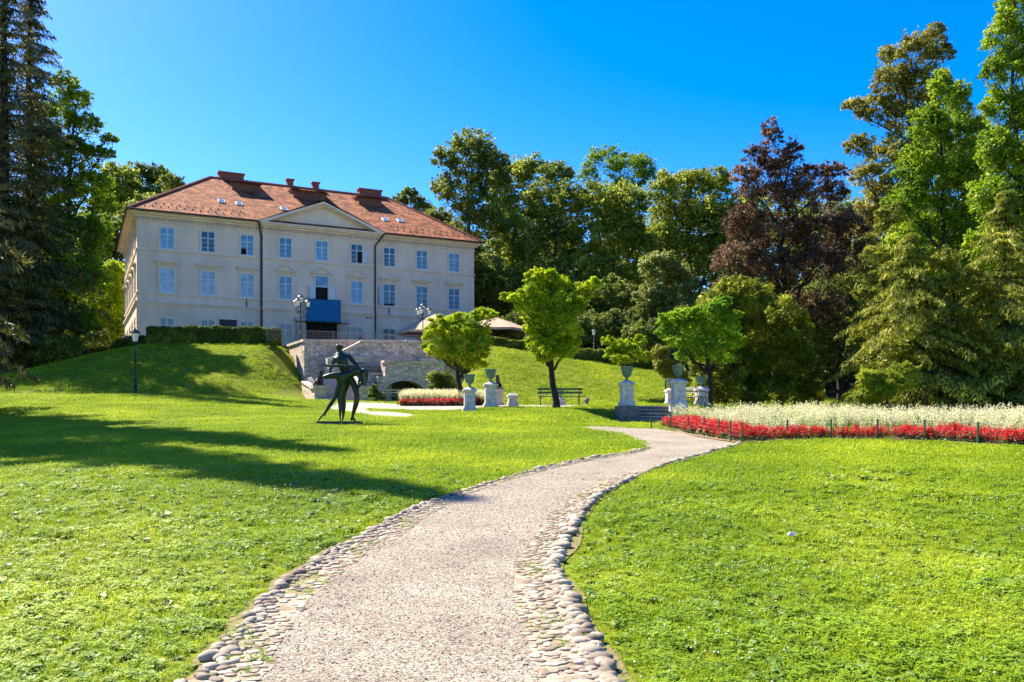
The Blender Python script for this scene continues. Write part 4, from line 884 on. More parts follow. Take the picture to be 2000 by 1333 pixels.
T('grotto_shrub', 'dark ivy shrub between the right stair pier and the grotto arch', 'shrub', 61.2, 735, [(730,768,10,16),(742,778,12,12),(733,784,14,8)], .08, 4500, 'lf_dark', 'barkdark', trunk=.06, cl=.3)
T('golden_tree', 'small clump of yellow-green shoots beside the fresh green tree trunk', 'shrub', 50, 1365, [(1372,750,16,20),(1395,735,22,20),(1420,750,18,24),(1440,765,20,16)], .10, 5000, 'lf_yew', 'barkdark', trunk=.06, cl=.28)

def conifer(name, label, Y, bx, ytop, rbase, zlow, n, mat, group=None, seed=1, droop=.45, spray=.32, asp=.16, dens=1.0, top_r=.1, base=None, lop=None):
    rng = np.random.default_rng(seed); B = GY(bx, Y) if base is None else Vector(base); root = empty(name, B, 0, label, 'conifer', group)
    Hh = PT(bx, ytop, Y).z-B.z; m = MB()
    m.tube([(0,0,-.4),(0,0,Hh*.3),(rng.normal()*.15,0,Hh*.7),(0,0,Hh)], [Hh*.017,Hh*.012,Hh*.006,.02], 9, False)
    C, O_, S = [], [], []
    z = zlow
    while z < Hh*.985:
        t = (z-zlow)/(Hh-zlow); r = rbase*((1-t)**.75)*(.9+.2*rng.random())+top_r; k = int(rng.integers(4, 8))
        for i in range(k):
            a = rng.uniform(0, 2*math.pi); L = r*rng.uniform(.4, 1.22)
            if lop: L *= 1+lop*math.cos(a)
            d = np.array([math.cos(a), math.sin(a)]); nn = max(5, int(L/.28)); P = []
            for j in range(nn+1):
                s = j/nn; P.append(np.array([d[0]*L*s, d[1]*L*s, z+L*.18*s-droop*L*s*s]))
            m.tube([Vector(p) for p in P], list(np.linspace(.018+L*.010, .006, nn+1)), 4, False)
            for j in range(1, nn+1):
                s = j/nn; cnt = max(1, int(dens*n*(.5+1.1*(1-abs(s-.6))))); w = L*.26*(1.25-s)+.12
                q = rng.uniform(-1, 1, (cnt, 1))*w; side = np.array([-d[1], d[0], 0]); p = P[j-1]+(P[j]-P[j-1])*rng.uniform(0, 1, (cnt, 1))
                p = p+side*q; p[:, 2] -= np.abs(q[:, 0])*.35+rng.uniform(0, .25, cnt)*w; C.append(p); o = np.array([d[0], d[1], -.5])+side*np.sign(q)*.8; O_.append(o)
        z += rng.uniform(.28, .5)*(Hh/18)**.5
    C = np.concatenate(C); O_ = np.concatenate(O_)
    V = diamonds(C, spray*rng.uniform(.6, 1.3, len(C)), asp, O_, rng, .3, .9)
    link_mesh('crown', quad_mesh('crown', V), M[mat], root); m.build('trunk', M['barkdark'], root, True); return root
conifer('hemlock_tree', 'drooping olive hemlock with ragged tips reaching left over the flower bed', 47, 1775, 450, 5.0, .8, 15, 'lf_hem', seed=3, droop=.5, spray=.19, asp=.2)
conifer('hemlock_tree', 'tall drooping olive hemlock at the right edge of the picture', 46, 1965, 360, 4.4, .8, 14, 'lf_hem', seed=4, droop=.55, spray=.19, asp=.2)
T('hemlock_tree', 'broad ragged hemlock filling the space between the two pointed hemlocks', 'conifer', 46.5, 1868, [(1840,520,40,30),(1880,560,50,34),(1800,580,40,26),(1850,620,56,34),(1920,600,44,30),(1780,650,50,26),(1900,670,60,34),(1830,690,56,30),(1950,690,40,34),(1860,740,70,36),(1790,735,44,26),(1940,750,50,36)], .19, 20000, 'lf_hem', 'barkdark', trunk=.25, asp=.18, cl=.30, droop=1.5, fill=.12, stray=.25, flat=.45)
T('hemlock_tree', 'ragged leftmost hemlock boughs beneath the ochre tree', 'conifer', 50, 1725, [(1735,430,26,30),(1715,500,30,24),(1750,540,40,30),(1700,575,34,16),(1735,610,44,26),(1695,650,36,16),(1740,680,50,26),(1702,715,34,18)], .19, 14000, 'lf_hem', 'barkdark', trunk=.2, asp=.18, cl=.30, droop=1.5, fill=.10, stray=.28, flat=.45)
T('hemlock_skirt', 'bright drooping hemlock bush sweeping down to the flower bed', 'conifer', 43, 1735, [(1720,762,40,20),(1690,778,34,16),(1760,740,40,28),(1700,740,26,18)], .17, 18000, 'lf_acerhem', 'barkdark', trunk=.1, asp=.18, cl=.28, droop=1.6, limbs=False, fill=.12, stray=.2, flat=.5)
conifer('spruce_tree', 'tall dark sparse spruce at the left edge, top above the picture', 70, 8, -190, 6.2, 2.5, 6, 'lf_spruce', seed=7, droop=.38, spray=.30, top_r=.4)
conifer('spruce_tree', 'second dark spruce between the left edge spruce and the maple', 74, 62, -95, 5.4, 3.0, 5, 'lf_spruce', seed=8, droop=.36, spray=.30, top_r=.3)
SHG = 'dark spruces outside the left edge shading the lawn'
for lab, bx_, by_, top_, rb, sd_ in (('tall dark spruce outside the left edge, nearest the frame', -25.5, 32.5, 34.6, 5.2, 9), ('dark spruce outside the left edge, behind the tall one', -28.5, 39.5, 35, 5.4, 10), ('shorter dark spruce outside the left edge, in front of the tall one', -30, 30, 24, 4.6, 12)):
    ptop = HOR-(top_-EYE)*FPX/by_; conifer('spruce_tree', lab, by_, 1000+bx_/by_*FPX, ptop, rb, 2.2, 12, 'lf_spruce', group=SHG, seed=sd_, spray=.34, base=(bx_, by_, float(H(bx_, by_))), dens=1.0)
T('maple_tree', 'broad green maple outside the left edge shading the grass bank', 'tree', 76, -190, [(-120,300,90,90),(-200,300,100,120),(-130,420,90,90),(-220,450,110,110),(-110,540,80,70),(-200,600,120,90)], .22, 16000, 'lf_bright', 'barkdark', trunk=.45, cl=.26)

# --- clipped hedges
def hedge(name, label, pts, h, w, n, leaf=.07, mat='lf_hedge', group='clipped hedges'):
    """pts: ground points (x, y, z)"""
    rng = np.random.default_rng(int(n)); P = [Vector(p) for p in pts]; B = P[0]; root = empty(name, B, 0, label, 'hedge', group)
    L = sum((P[i+1]-P[i]).length for i in range(len(P)-1)); V = []; m = MB()
    for i in range(len(P)-1):
        a, b = P[i]-B, P[i+1]-B; d = (b-a); ln = d.length; k = int(n*ln/L); s = np.array([-d.y, d.x, 0])/ln
        t = rng.uniform(0, 1, k); which = rng.random(k); u = rng.uniform(-.5, .5, k)*w; z = rng.uniform(.02, 1, k)*h
        side = which < .62; sgn = np.where(rng.random(k) < .5, -1, 1); u = np.where(side, sgn*w/2, u); z = np.where(side, z, h)
        bump_ = .05*np.sin(t*ln*2.1+i)+.04*np.sin(t*ln*5.3)
        C = np.array(a)+np.outer(t, np.array(d))+np.outer(u+np.where(side, sgn*rng.normal(0, .05, k), 0), s); C[:, 2] += z+bump_*(z > h*.7)+np.where(side, 0, rng.normal(0, .045, k))
        O_ = np.where(side[:, None], np.outer(sgn, s), np.array([[0, 0, 1.0]])); V.append(diamonds(C, leaf*rng.uniform(.6, 1.4, k), .55, O_*1.2, rng, .1))
        m.beam(Vector((0,0,h*.47))+a, Vector((0,0,h*.47))+b, w*.8, h*.86)
    # end faces
    for e, dr in ((P[0]-B, -1), (P[-1]-B, 1)):
        d = (P[1]-P[0] if dr < 0 else P[-1]-P[-2]).normalized(); k = 260; s = Vector((-d.y, d.x, 0)); C = np.array([e+s*rng.uniform(-.5, .5)*w+d*dr*rng.uniform(-.05,.05)+Vector((0,0,rng.uniform(0, h))) for _ in range(k)]); V.append(diamonds(C, leaf, .55, np.array([d*dr]*k), rng, .1))
    link_mesh('foliage', quad_mesh('foliage', np.concatenate(V)), M[mat], root); m.build('inner_twigs', M['hedgecore'], root); return root
M['hedgecore'] = mk('hedge_twigs', (.02,.028,.010), .95, col2=(.04,.04,.015), scale=9)
def gy(px, Y, dz=0): p = GY(px, Y); return (p.x, p.y, p.z+dz)
hedge('clipped_hedge', 'long clipped hedge on top of the grassy bank in front of the manor', [gy(292,73.5),(GY(420,73.3).x,73.3,7.6),(GY(546,73).x,73.0,7.45)], 1.38, 1.2, 30000, .085)
hedge('clipped_hedge', 'low clipped hedge running down the left shoulder of the bank', [gy(125,80),gy(200,78),(GY(276,75).x,75,GY(276,75).z)], 1.15, 1.1, 14000, .085)
hedge('clipped_hedge', 'shaded clipped hedge below the right tan parasol', [gy(945,76),gy(1060,77)], 1.2, 1.0, 10000, .08)
hedge('clipped_hedge', 'clipped hedge along the top of the right-hand grass slope', [gy(1090,74.5),gy(1185,73.5),gy(1290,72.5)], 1.05, .9, 17000, .08)

# ================================================================ GRASS, FLOWERS (ground cover)
def tuft(name, blades, h, spread, w, mat, rng, curl=.5, segs=2):
    vs, fs = [], []
    for i in range(blades):
        a = rng.uniform(0, 2*math.pi); r = spread*math.sqrt(rng.random()); x, y = r*math.cos(a), r*math.sin(a); b = rng.uniform(0, 2*math.pi); hh = h*rng.uniform(.5, 1.15); l = curl*rng.uniform(.2, 1)*hh; ww = w*rng.uniform(.7, 1.3)
        dx, dy = math.cos(b), math.sin(b); sx, sy = -dy*ww/2, dx*ww/2; n0 = len(vs)
        vs += [(x-sx,y-sy,-.01),(x+sx,y+sy,-.01),(x+dx*l*.35+sx*.8,y+dy*l*.35+sy*.8,hh*.55),(x+dx*l*.35-sx*.8,y+dy*l*.35-sy*.8,hh*.55),(x+dx*l,y+dy*l,hh*(1-.25*curl))]
        fs += [(n0,n0+1,n0+2,n0+3),(n0+3,n0+2,n0+4)]
    me = bpy.data.meshes.new(name); me.from_pydata(vs, [], fs); me.update(); me.materials.append(mat)
    return bpy.data.objects.new(name, me)
def instmat(name, c1, c2, c3, trans=.35, patch=.35):
    """grass: tint differs by blade, by tuft and in wide natural patches of the meadow"""
    m = leafmat(name, c1, c2, trans, c3, patch, .55); nt = m.node_tree; L = nt.links
    tc = [n for n in nt.nodes if n.type == 'TEX_COORD'][0]; nz = [n for n in nt.nodes if n.type == 'TEX_NOISE'][0]; g = [n for n in nt.nodes if n.type == 'NEW_GEOMETRY'][0]
    L.new(g.outputs['Position'], nz.inputs[0]); mu = [n for n in nt.nodes if n.type == 'MATH' and abs(n.inputs[1].default_value-2.4) < 1e-4][0]; mu.inputs[1].default_value = 1.5; mu.inputs[2].default_value = -.72; return m
M['grass'] = instmat('grass_blades', (.15,.25,.005), (.37,.48,.006), (.60,.64,.03))
M['clover'] = instmat('clover_leaves', (.11,.21,.005), (.30,.44,.008), (.50,.60,.045), .38)
M['cloverflower'] = mk('white_clover_heads', (.56,.58,.38), .9)
M['whiteflower'] = leafmat('cream_white_florets', (.74,.68,.40), (.84,.80,.58), .4, (.86,.84,.72), 2)
M['stemgreen'] = instmat('flower_stems', (.10,.19,.03), (.22,.32,.06), (.34,.40,.12))
M['redflower'] = leafmat('scarlet_florets', (.45,.010,.012), (.72,.018,.015), .25, (.80,.06,.03), 2)
M['bedleaf'] = instmat('bedding_leaves', (.03,.09,.015), (.07,.16,.02), (.12,.22,.03))
rg = random.Random(5)
def mkcoll(name, obs):
    c = bpy.data.collections.new(name)
    for o in obs: c.objects.link(o)
    return c
def clover(name, n, rng):
    vs, fs = [], []
    for i in range(n):
        x, y, z = rng.gauss(0,.05), rng.gauss(0,.05), rng.uniform(.02,.06); r = rng.uniform(.010,.017); a0 = rng.uniform(0, 6.28)
        for k in range(3):
            a = a0+k*2.094; c, s = math.cos(a), math.sin(a); n0 = len(vs); t = rng.uniform(-.3,.3)
            vs += [(x,y,z),(x+r*(c*.9-s*.55),y+r*(s*.9+c*.55),z+r*t),(x+r*1.5*c,y+r*1.5*s,z+r*t),(x+r*(c*.9+s*.55),y+r*(s*.9-c*.55),z+r*t*.5)]; fs.append((n0,n0+1,n0+2,n0+3))
    me = bpy.data.meshes.new(name); me.from_pydata(vs, [], fs); me.update(); me.materials.append(M['clover']); return bpy.data.objects.new(name, me)
def heads(name, n, rng, hz=.07):
    m = MB()
    for i in range(n): m.ball((rng.gauss(0,.09), rng.gauss(0,.09), hz+rng.uniform(-.015,.02)), .0075, 6, .8)
    me = bpy.data.meshes.new(name); me.from_pydata(m.v, [], m.f); me.update(); me.materials.append(M['cloverflower']); return bpy.data.objects.new(name, me)
def rosette(name, rng):
    m = MB()
    for i in range(9):
        a = rng.uniform(0, 6.28); L = rng.uniform(.05,.085); w = L*.24; c, s = math.cos(a), math.sin(a); P = []
        for t, h, ww in ((0,.0,.25),(.4,.45,1),(.75,.6,.8),(1,.35,.05)):
            for q in (-1, 1): P.append((c*L*t-s*w*ww*q, s*L*t+c*w*ww*q, L*.8*h))
        m.add(P, [(0,1,3,2),(2,3,5,4),(4,5,7,6)])
    me = bpy.data.meshes.new(name); me.from_pydata([tuple(p) for p in m.v], [], m.f); me.update(); me.materials.append(M['bedleaf2']); return bpy.data.objects.new(name, me)
M['bedleaf2'] = instmat('plantain_leaves', (.05,.13,.012), (.16,.26,.02), (.32,.40,.06))
near = mkcoll('grass_tufts', [rosette('plantain_rosette', rg)] + [tuft('grass_tuft', 22, .065, .07, .0055, M['grass'], rg, 1.2) for _ in range(3)] + [tuft('grass_tuft', 15, .085, .06, .005, M['grass'], rg, .9)] + [clover('clover_patch', 16, rg) for _ in range(2)])
headc = mkcoll('clover_heads', [heads('clover_head', 3, rg), heads('clover_head', 2, rg)])
farc = mkcoll('meadow_tufts', [tuft('meadow_tuft', 26, .10, .22, .016, M['grass'], rg, 1.2) for _ in range(4)])
def scatter(name, label, cat, P, S, coll, seed=0, kind='stuff'):
    me = bpy.data.meshes.new(name); me.from_pydata([tuple(p) for p in P], [], []); me.update()
    a = me.attributes.new('sc', 'FLOAT', 'POINT'); a.data.foreach_set('value', np.asarray(S, 'f'))
    o = bpy.data.objects.new(name, me); COL.objects.link(o); tag(o, label, cat, kind=kind)
    ng = bpy.data.node_groups.new(name, 'GeometryNodeTree'); ng.interface.new_socket('Geometry', in_out='INPUT', socket_type='NodeSocketGeometry'); ng.interface.new_socket('Geometry', in_out='OUTPUT', socket_type='NodeSocketGeometry')
    N = ng.nodes; L = ng.links; gi = N.new('NodeGroupInput'); go = N.new('NodeGroupOutput'); ip = N.new('GeometryNodeInstanceOnPoints'); ci = N.new('GeometryNodeCollectionInfo'); ci.inputs[0].default_value = coll; ci.inputs['Separate Children'].default_value = True; ci.inputs['Reset Children'].default_value = True
    rv = N.new('FunctionNodeRandomValue'); rv.data_type = 'FLOAT_VECTOR'; rv.inputs[0].default_value = (-.15,-.15,0); rv.inputs[1].default_value = (.15,.15,6.283); rv.inputs['Seed'].default_value = seed
    na = N.new('GeometryNodeInputNamedAttribute'); na.data_type = 'FLOAT'; na.inputs[0].default_value = 'sc'
    L.new(gi.outputs[0], ip.inputs['Points']); L.new(ci.outputs[0], ip.inputs['Instance']); ip.inputs['Pick Instance'].default_value = True
    L.new(rv.outputs[0], ip.inputs['Rotation']); L.new(na.outputs[0], ip.inputs['Scale']); L.new(ip.outputs[0], go.inputs[0])
    md = o.modifiers.new('scatter', 'NODES'); md.node_group = ng; return o
pathpoly = LoW + [p for p in PLw[len(LoW)-6:]] if False else None
# everything that is not grass: path with its gutters, paving, beds
P_outer = [tuple(p[:2]) for p in LoW] + [gp(p) for p in [(1266,876),(1262,868),(1218,850),(1140,836)]] + [gp(p) for p in [(1140,834),(1275,837),(1360,853),(1450,868)]] + [tuple(p[:2]) for p in reversed(RoW)]
def band_pts(y0, y1, dens, rng, kx=.66, mx=2.5, kneg=None):
    n = int((kx*2*(y0+y1)/2+2*mx)*(y1-y0)*dens); Y = rng.uniform(y0, y1, n*2); wmax = kx*y1+mx; X = rng.uniform(-wmax, wmax, n*2); ok = np.abs(X) < kx*Y+mx
    X, Y = X[ok], Y[ok]; keep = int(len(X)*1.0); n2 = int((kx*(y0+y1)+2*mx)*(y1-y0)*dens); return X[:n2], Y[:n2]
bedR = [(1290,836),(1330,848),(1400,860),(1450,867),(1538,862),(1623,859),(1714,860),(1806,863),(1910,869),(2050,875)]
bedRw = [gp(p) for p in bedR]; bedRpoly = bedRw + [(24,33),(16,36.2),(9.5,36.8),(6.9,36.0)]
bedL = [GY(782,49.5), GY(935,49.0)]; bedLpoly = [(GY(780,50).x, 50.3),(GY(935,50).x, 50.3),(GY(950,56).x, 55),(GY(800,56).x,56)]
def lawn_ok(X, Y):
    m = ~inpoly(X, Y, P_outer) & ~inpoly(X, Y, fore) & ~inpoly(X, Y, plaza) & ~inpoly(X, Y, bedRpoly) & ~inpoly(X, Y, bedLpoly)
    m &= ~((X > -19.5) & (X < -2.5) & (Y > wall_line(X)-.3-9.5*(X > -17)))
    sb = G(662, 829); m &= ~((np.abs(X-sb.x) < 1.05) & (np.abs(Y-sb.y+.1) < .75)); m &= ~((Y > 77) & (X < -2)); return m
def dist_line(X, Y, line):
    d = np.full(X.shape, 1e9)
    for (x1, y1), (x2, y2) in zip(line[:-1], line[1:]):
        t = np.clip(((X-x1)*(x2-x1)+(Y-y1)*(y2-y1))/((x2-x1)**2+(y2-y1)**2), 0, 1); d = np.minimum(d, np.hypot(X-x1-t*(x2-x1), Y-y1-t*(y2-y1)))
    return d
rs = np.random.default_rng(3)
PX_, PS_ = [], []; HX, HS = [], []
for y0, y1, dens, sc0 in ((2.2,7,400,1.05),(7,10,290,1.15),(10,12.5,190,1.35),(12.5,15,110,1.4),(15,17.5,45,1.45)):
    X, Y = band_pts(y0, y1, dens, rs, .66, 2.4); ok = lawn_ok(X, Y); X, Y = X[ok], Y[ok]
    pat = .5+.5*np.sin(X*1.3+np.sin(Y*.9)*2)*np.sin(Y*1.1+1.3*np.sin(X*.7)); de = np.minimum(dist_line(X, Y, [tuple(p[:2]) for p in LoW[::3]]), dist_line(X, Y, [tuple(p[:2]) for p in RoW[::3]])); ed = np.clip(de/.22, .42, 1)
    wear = np.clip(.5+1.1*np.sin(X*.55+2*np.sin(Y*.31))*np.sin(Y*.43+np.sin(X*.37)), 0, 1); PX_.append(np.stack([X, Y, H(X, Y)], -1)); PS_.append(sc0*rs.uniform(.45, 1.3, len(X))*(.66+.5*pat)*ed*(.82+.25*wear))
    cl_ = np.sin(X*2.7+1.7*np.sin(Y*1.9))*np.sin(Y*2.3+X*.6); k = rs.random(len(X)) < .030*(cl_ > .45)*(pat > .4)+.005; HX.append(PX_[-1][k]); HS.append(np.full(k.sum(), sc0*rs.uniform(.8, 1.1)))
scatter('lawn_grass', 'short bright green grass with clover growing over the near lawn', 'grass', np.concatenate(PX_), np.concatenate(PS_), near, 1)
# tufts that have seeded between the cobbles, and grit on the path
GX = []
for A, B, n_ in ((LgW, LoW, 1500), (RgW, RoW, 1500)):
    A = np.array(A)[:, :2]; B = np.array(B)[:, :2]; i_ = rs.integers(0, len(A)-1, n_); f_ = rs.random(n_)[:, None]; t_ = (1-rs.random(n_)**2*.95)[:, None]
    a_ = A[i_]*(1-f_)+A[i_+1]*f_; b_ = B[i_]*(1-f_)+B[i_+1]*f_; p_ = a_*(1-t_)+b_*t_; k = np.sin(p_[:,0]*5+p_[:,1]*3) > .1; p_ = p_[k]; GX.append(np.stack([p_[:,0], p_[:,1], H(p_[:,0], p_[:,1])+.03], -1))
GX = np.concatenate(GX); scatter('gutter_weeds', 'tiny grass tufts growing between the cobbles of the gutters', 'grass', GX, rs.uniform(.2, .5, len(GX)), near, 8)
def pebble(name, r, sd):
    v = IV*np.array([r, r*.8, r*.5])*(1+.15*np.sin(IV[:, [2,0,1]]*3+sd)); me = bpy.data.meshes.new(name); me.from_pydata(v.tolist(), [], IF.tolist()); me.update(); me.materials.append(M['pebble']); return bpy.data.objects.new(name, me)
M['pebble'] = mk('loose_grit', (.34,.29,.24), .9); nt = M['pebble'].node_tree; oi = nt.nodes.new('ShaderNodeObjectInfo'); cr = nt.nodes.new('ShaderNodeValToRGB'); cr.color_ramp.elements[0].color = (.07,.055,.045,1); cr.color_ramp.elements[1].color = (.46,.40,.33,1); nt.links.new(oi.outputs['Random'], cr.inputs[0]); nt.links.new(cr.outputs[0], nt.nodes['Principled BSDF'].inputs['Base Color'])
pebc = mkcoll('grit', [pebble('grit_stone', .005, 1), pebble('grit_stone', .0075, 2), pebble('grit_stone', .0035, 3)])
X = rs.uniform(-3.2, 4, 42000); Y = 2.5+rs.random(42000)**1.4*14; ok = inpoly(X, Y, [tuple(p[:2]) for p in PLw]+[tuple(p[:2]) for p in reversed(PRw)]); X, Y = X[ok], Y[ok]
scatter('path_grit', 'loose grit and small stones strewn over the gravel path', 'gravel', np.stack([X, Y, H(X, Y)+.030], -1), rs.uniform(.5, 1.6, len(X)), pebc, 9)
scatter('clover_flowers', 'tiny white clover flower heads dotted through the near lawn', 'clover', np.concatenate(HX), np.concatenate(HS), headc, 2)
PX_, PS_ = [], []
for y0, y1, dens, sc0 in ((11,13.5,35,.62),(13.5,16,75,.68),(16,20,110,.75),(20,32,55,.9),(32,48,26,1.1),(48,77,13,1.4)):
    X, Y = band_pts(y0, y1, dens, rs, .66, 4); ok = lawn_ok(X, Y); X, Y = X[ok], Y[ok]
    PX_.append(np.stack([X, Y, H(X, Y)], -1)); PS_.append(sc0*rs.uniform(.55, 1.2, len(X)))
scatter('meadow_grass', 'short bright green grass over the farther lawn and the banks', 'grass', np.concatenate(PX_), np.concatenate(PS_), farc, 3)
# darker broad-leaved weeds in the lawn
def weed(label, px, py, r, seed, n=14):
    rng = random.Random(seed); g = G(px, py); m = MB()
    for i in range(n):
        a = rng.uniform(0, 6.28); L = r*rng.uniform(.6, 1.1); w = L*.18; c, s = math.cos(a), math.sin(a); P = []
        for t, h, ww in ((0,.0,.25),(.35,.5,1),(.7,.75,.9),(1,.5,.05)):
            for q in (-1, 1): P.append((c*L*t-s*w*ww*q, s*L*t+c*w*ww*q, L*.75*h+(abs(q)*.0)))
        m.add(P, [(0,1,3,2),(2,3,5,4),(4,5,7,6)])
    o = m.build('broadleaf_weed', M['bedleaf'], None); o.location = g; tag(o, label, 'weed', 'broad-leaved weeds in the lawn')
weed('dark rosette weed alone in the left lawn', 320, 1015, .16, 1); weed('larger pair of dark leafy weeds in the right lawn, right one', 1690, 942, .20, 2, 18); weed('dark leafy weed just left of the largest weed in the right lawn', 1636, 942, .16, 3, 12)
weed('small dark weed at the right edge of the right lawn', 1945, 955, .13, 4, 9)
m = MB(); m.add([(0,0,.05),(.10,-.01,.06),(.12,.06,.09),(.03,.08,.075),(.05,.02,.10)], [(0,1,4),(1,2,4),(2,3,4),(3,0,4)]); o = m.build('paper_scrap', M['whitestone'], None); o.location = G(1538, 1056); tag(o, 'crumpled white paper scrap lying in the right lawn', 'litter')
M['rust'] = mk('rusty_iron', (.16,.11,.09), .8, .2, col2=(.08,.06,.05), scale=12)
g = G(1160, 969); m = MB()
for i in range(7): m.box(-.22, .22, -.17+i*.05, -.145+i*.05, .05, .07)
m.box(-.25,-.22,-.19,.19,.04,.075); m.box(.22,.25,-.19,.19,.04,.075); o = m.build('drain_grate', M['rust'], None); o.scale = (.7,.7,.5); o.location = g; o.rotation_euler = (0,0,.5); tag(o, 'small dark iron drain grate set in the right cobbled gutter', 'drain')
# flower masses
def whiteplant(name, h, nfl, rng):
    vs, fs, vf, ff = [], [], [], []
    m = MB()
    for i in range(12):
        a = rng.uniform(0, 6.28); r = .12*math.sqrt(rng.random()); x, y = r*math.cos(a), r*math.sin(a); hh = h*rng.uniform(.7, 1.1); dx, dy = rng.gauss(0,.10), rng.gauss(0,.10); w = .006
        m.add([(x-w,y,0),(x+w,y,0),(x+dx*.5+w,y+dy*.5,hh*.6),(x+dx*.5-w,y+dy*.5,hh*.6)], [(0,1,2,3)]); m.add([(x+dx*.5-w,y+dy*.5,hh*.6),(x+dx*.5+w,y+dy*.5,hh*.6),(x+dx,y+dy,hh)], [(0,1,2)])
        for k in range(5):
            t = rng.uniform(.15,.6); b = rng.uniform(0, 6.28); l = .08; m.add([(x+dx*t,y+dy*t,hh*t),(x+dx*t+l*math.cos(b),y+dy*t+l*math.sin(b),hh*t+.05),(x+dx*t+l*.5*math.cos(b)+.015,y+dy*t+l*.5*math.sin(b),hh*t+.04)], [(0,1,2)])
        for k in range(nfl):
            t = rng.uniform(.58, 1.03); c = Vector((x+dx*t+rng.gauss(0,.018), y+dy*t+rng.gauss(0,.018), hh*t)); s = rng.uniform(.012,.026)
            u = Vector((rng.gauss(0,1),rng.gauss(0,1),rng.gauss(0,1))).normalized(); v = u.orthogonal().normalized(); n0 = len(vf); vf += [tuple(c-u*s), tuple(c+v*s*.7), tuple(c+u*s), tuple(c-v*s*.7)]; ff.append((n0,n0+1,n0+2,n0+3))
    nb = len(m.v); me = bpy.data.meshes.new(name); me.from_pydata(m.v+vf, [], m.f+[tuple(i+nb for i in f) for f in ff]); me.update(); me.materials.append(M['stemgreen']); me.materials.append(M['whiteflower'])
    for i, p in enumerate(me.polygons): p.material_index = 1 if i >= len(m.f) else 0
    return bpy.data.objects.new(name, me)
def redplant(name, h, rng):
    m = MB(); vf, ff = [], []
    for i in range(22):
        a = rng.uniform(0, 6.28); r = .13*math.sqrt(rng.random()); c = Vector((r*math.cos(a), r*math.sin(a), h*rng.uniform(.1,.7))); s = rng.uniform(.03,.05); u = Vector((rng.gauss(0,1),rng.gauss(0,1),rng.gauss(0,.5))).normalized(); v = u.orthogonal().normalized(); m.add([c-u*s, c+v*s*.5, c+u*s, c-v*s*.5], [(0,1,2,3)])
    for i in range(9):
        a = rng.uniform(0, 6.28); r = .12*math.sqrt(rng.random()); x, y = r*math.cos(a), r*math.sin(a); hh = h*rng.uniform(.75,1.1)
        for k in range(20):
            t = rng.uniform(.42, 1); c = Vector((x+rng.gauss(0,.017), y+rng.gauss(0,.017), hh*t)); s = rng.uniform(.012,.026)*(1.25-t*.5); u = Vector((rng.gauss(0,1),rng.gauss(0,1),rng.gauss(0,.8))).normalized(); v = u.orthogonal().normalized(); n0 = len(vf); vf += [tuple(c-u*s), tuple(c+v*s*.6), tuple(c+u*s), tuple(c-v*s*.6)]; ff.append((n0,n0+1,n0+2,n0+3))
    nb = len(m.v); me = bpy.data.meshes.new(name); me.from_pydata([tuple(p) for p in m.v]+vf, [], m.f+[tuple(i+nb for i in f) for f in ff]); me.update(); me.materials.append(M['bedleaf']); me.materials.append(M['redflower'])
    for i, p in enumerate(me.polygons): p.material_index = 1 if i >= len(m.f) else 0
    return bpy.data.objects.new(name, me)
wc = mkcoll('white_plants', [whiteplant('white_plant', .80, 9, rg) for _ in range(5)]); rc = mkcoll('red_plants', [redplant('red_plant', .36, rg) for _ in range(4)])
n = 26000; X = rs.uniform(4, 26, n); Y = rs.uniform(20, 42, n); ok = inpoly(X, Y, bedRpoly); X, Y = X[ok], Y[ok]; d = dist_line(X, Y, bedRw)
redw = .8+.5*np.clip(np.sin(X*1.1+np.sin(X*2.3)*1.2)+.5*np.sin(X*3.1),0,1.2)+.25*np.sin(X*7+Y*3); isr = (d < redw) & (d > .22)
k = isr & (rs.random(len(X)) < 1); scatter('red_flowers', 'low scarlet bedding flowers along the front of the right flower bed', 'flowers', np.stack([X, Y, H(X, Y)], -1)[k], rs.uniform(.65, 1.1, k.sum())*(1+.30*(redw[k]-.85)), rc, 4)
wn = .5+.5*np.sin(X*2.1+np.sin(Y*1.7)*1.5)*np.sin(Y*1.9+X*.5); k = (d > redw+.05) & (rs.random(len(X)) < .16+.30*wn); scatter('white_flowers', 'tall feathery cream-white flowers filling the right flower bed', 'flowers', np.stack([X, Y, H(X, Y)], -1)[k], rs.uniform(.55, 1.15, k.sum())*np.clip(.5+(d[k]-redw[k])*.35, .5, .95)*(.88+.14*np.sin(X[k]*1.7+Y[k])), wc, 5)
kk = (d > redw-.1) & (rs.random(len(X)) < .14) & (d > redw+.1); scatter('bed_foliage', 'loose green stems and leaves under the cream-white flowers of the right bed', 'foliage', np.stack([X, Y, H(X, Y)], -1)[kk], rs.uniform(1.8, 3.2, kk.sum()), farc, 10)
n = 5200; x0, x1 = bedLpoly[0][0], bedLpoly[2][0]+.5; X = rs.uniform(x0-.5, x1, n); Y = rs.uniform(50, 56, n); ok = inpoly(X, Y, bedLpoly); X, Y = X[ok], Y[ok]; d = Y-50.3; w = .8+.35*np.sin(X*1.3)+.25*np.sin(X*4.1+Y*5)
k = d < w; scatter('red_flowers', 'low scarlet bedding flowers in front of the grotto', 'flowers', np.stack([X, Y, H(X, Y)], -1)[k], rs.uniform(.6, 1.35, k.sum()), rc, 6)
k = (d > w) & (rs.random(len(X)) < .5); scatter('white_flowers', 'cream-white feathery flowers behind the scarlet ones in front of the grotto', 'flowers', np.stack([X, Y, H(X, Y)], -1)[k], rs.uniform(.75, 1.15, k.sum()), wc, 7)
patch('bed_soil', [tuple(p) for p in bedRpoly], M['earth'], .02, .8)
M['greywood'] = mk('weathered_grey_wood', (.30,.30,.25), .8, col2=(.20,.21,.17), scale=8)
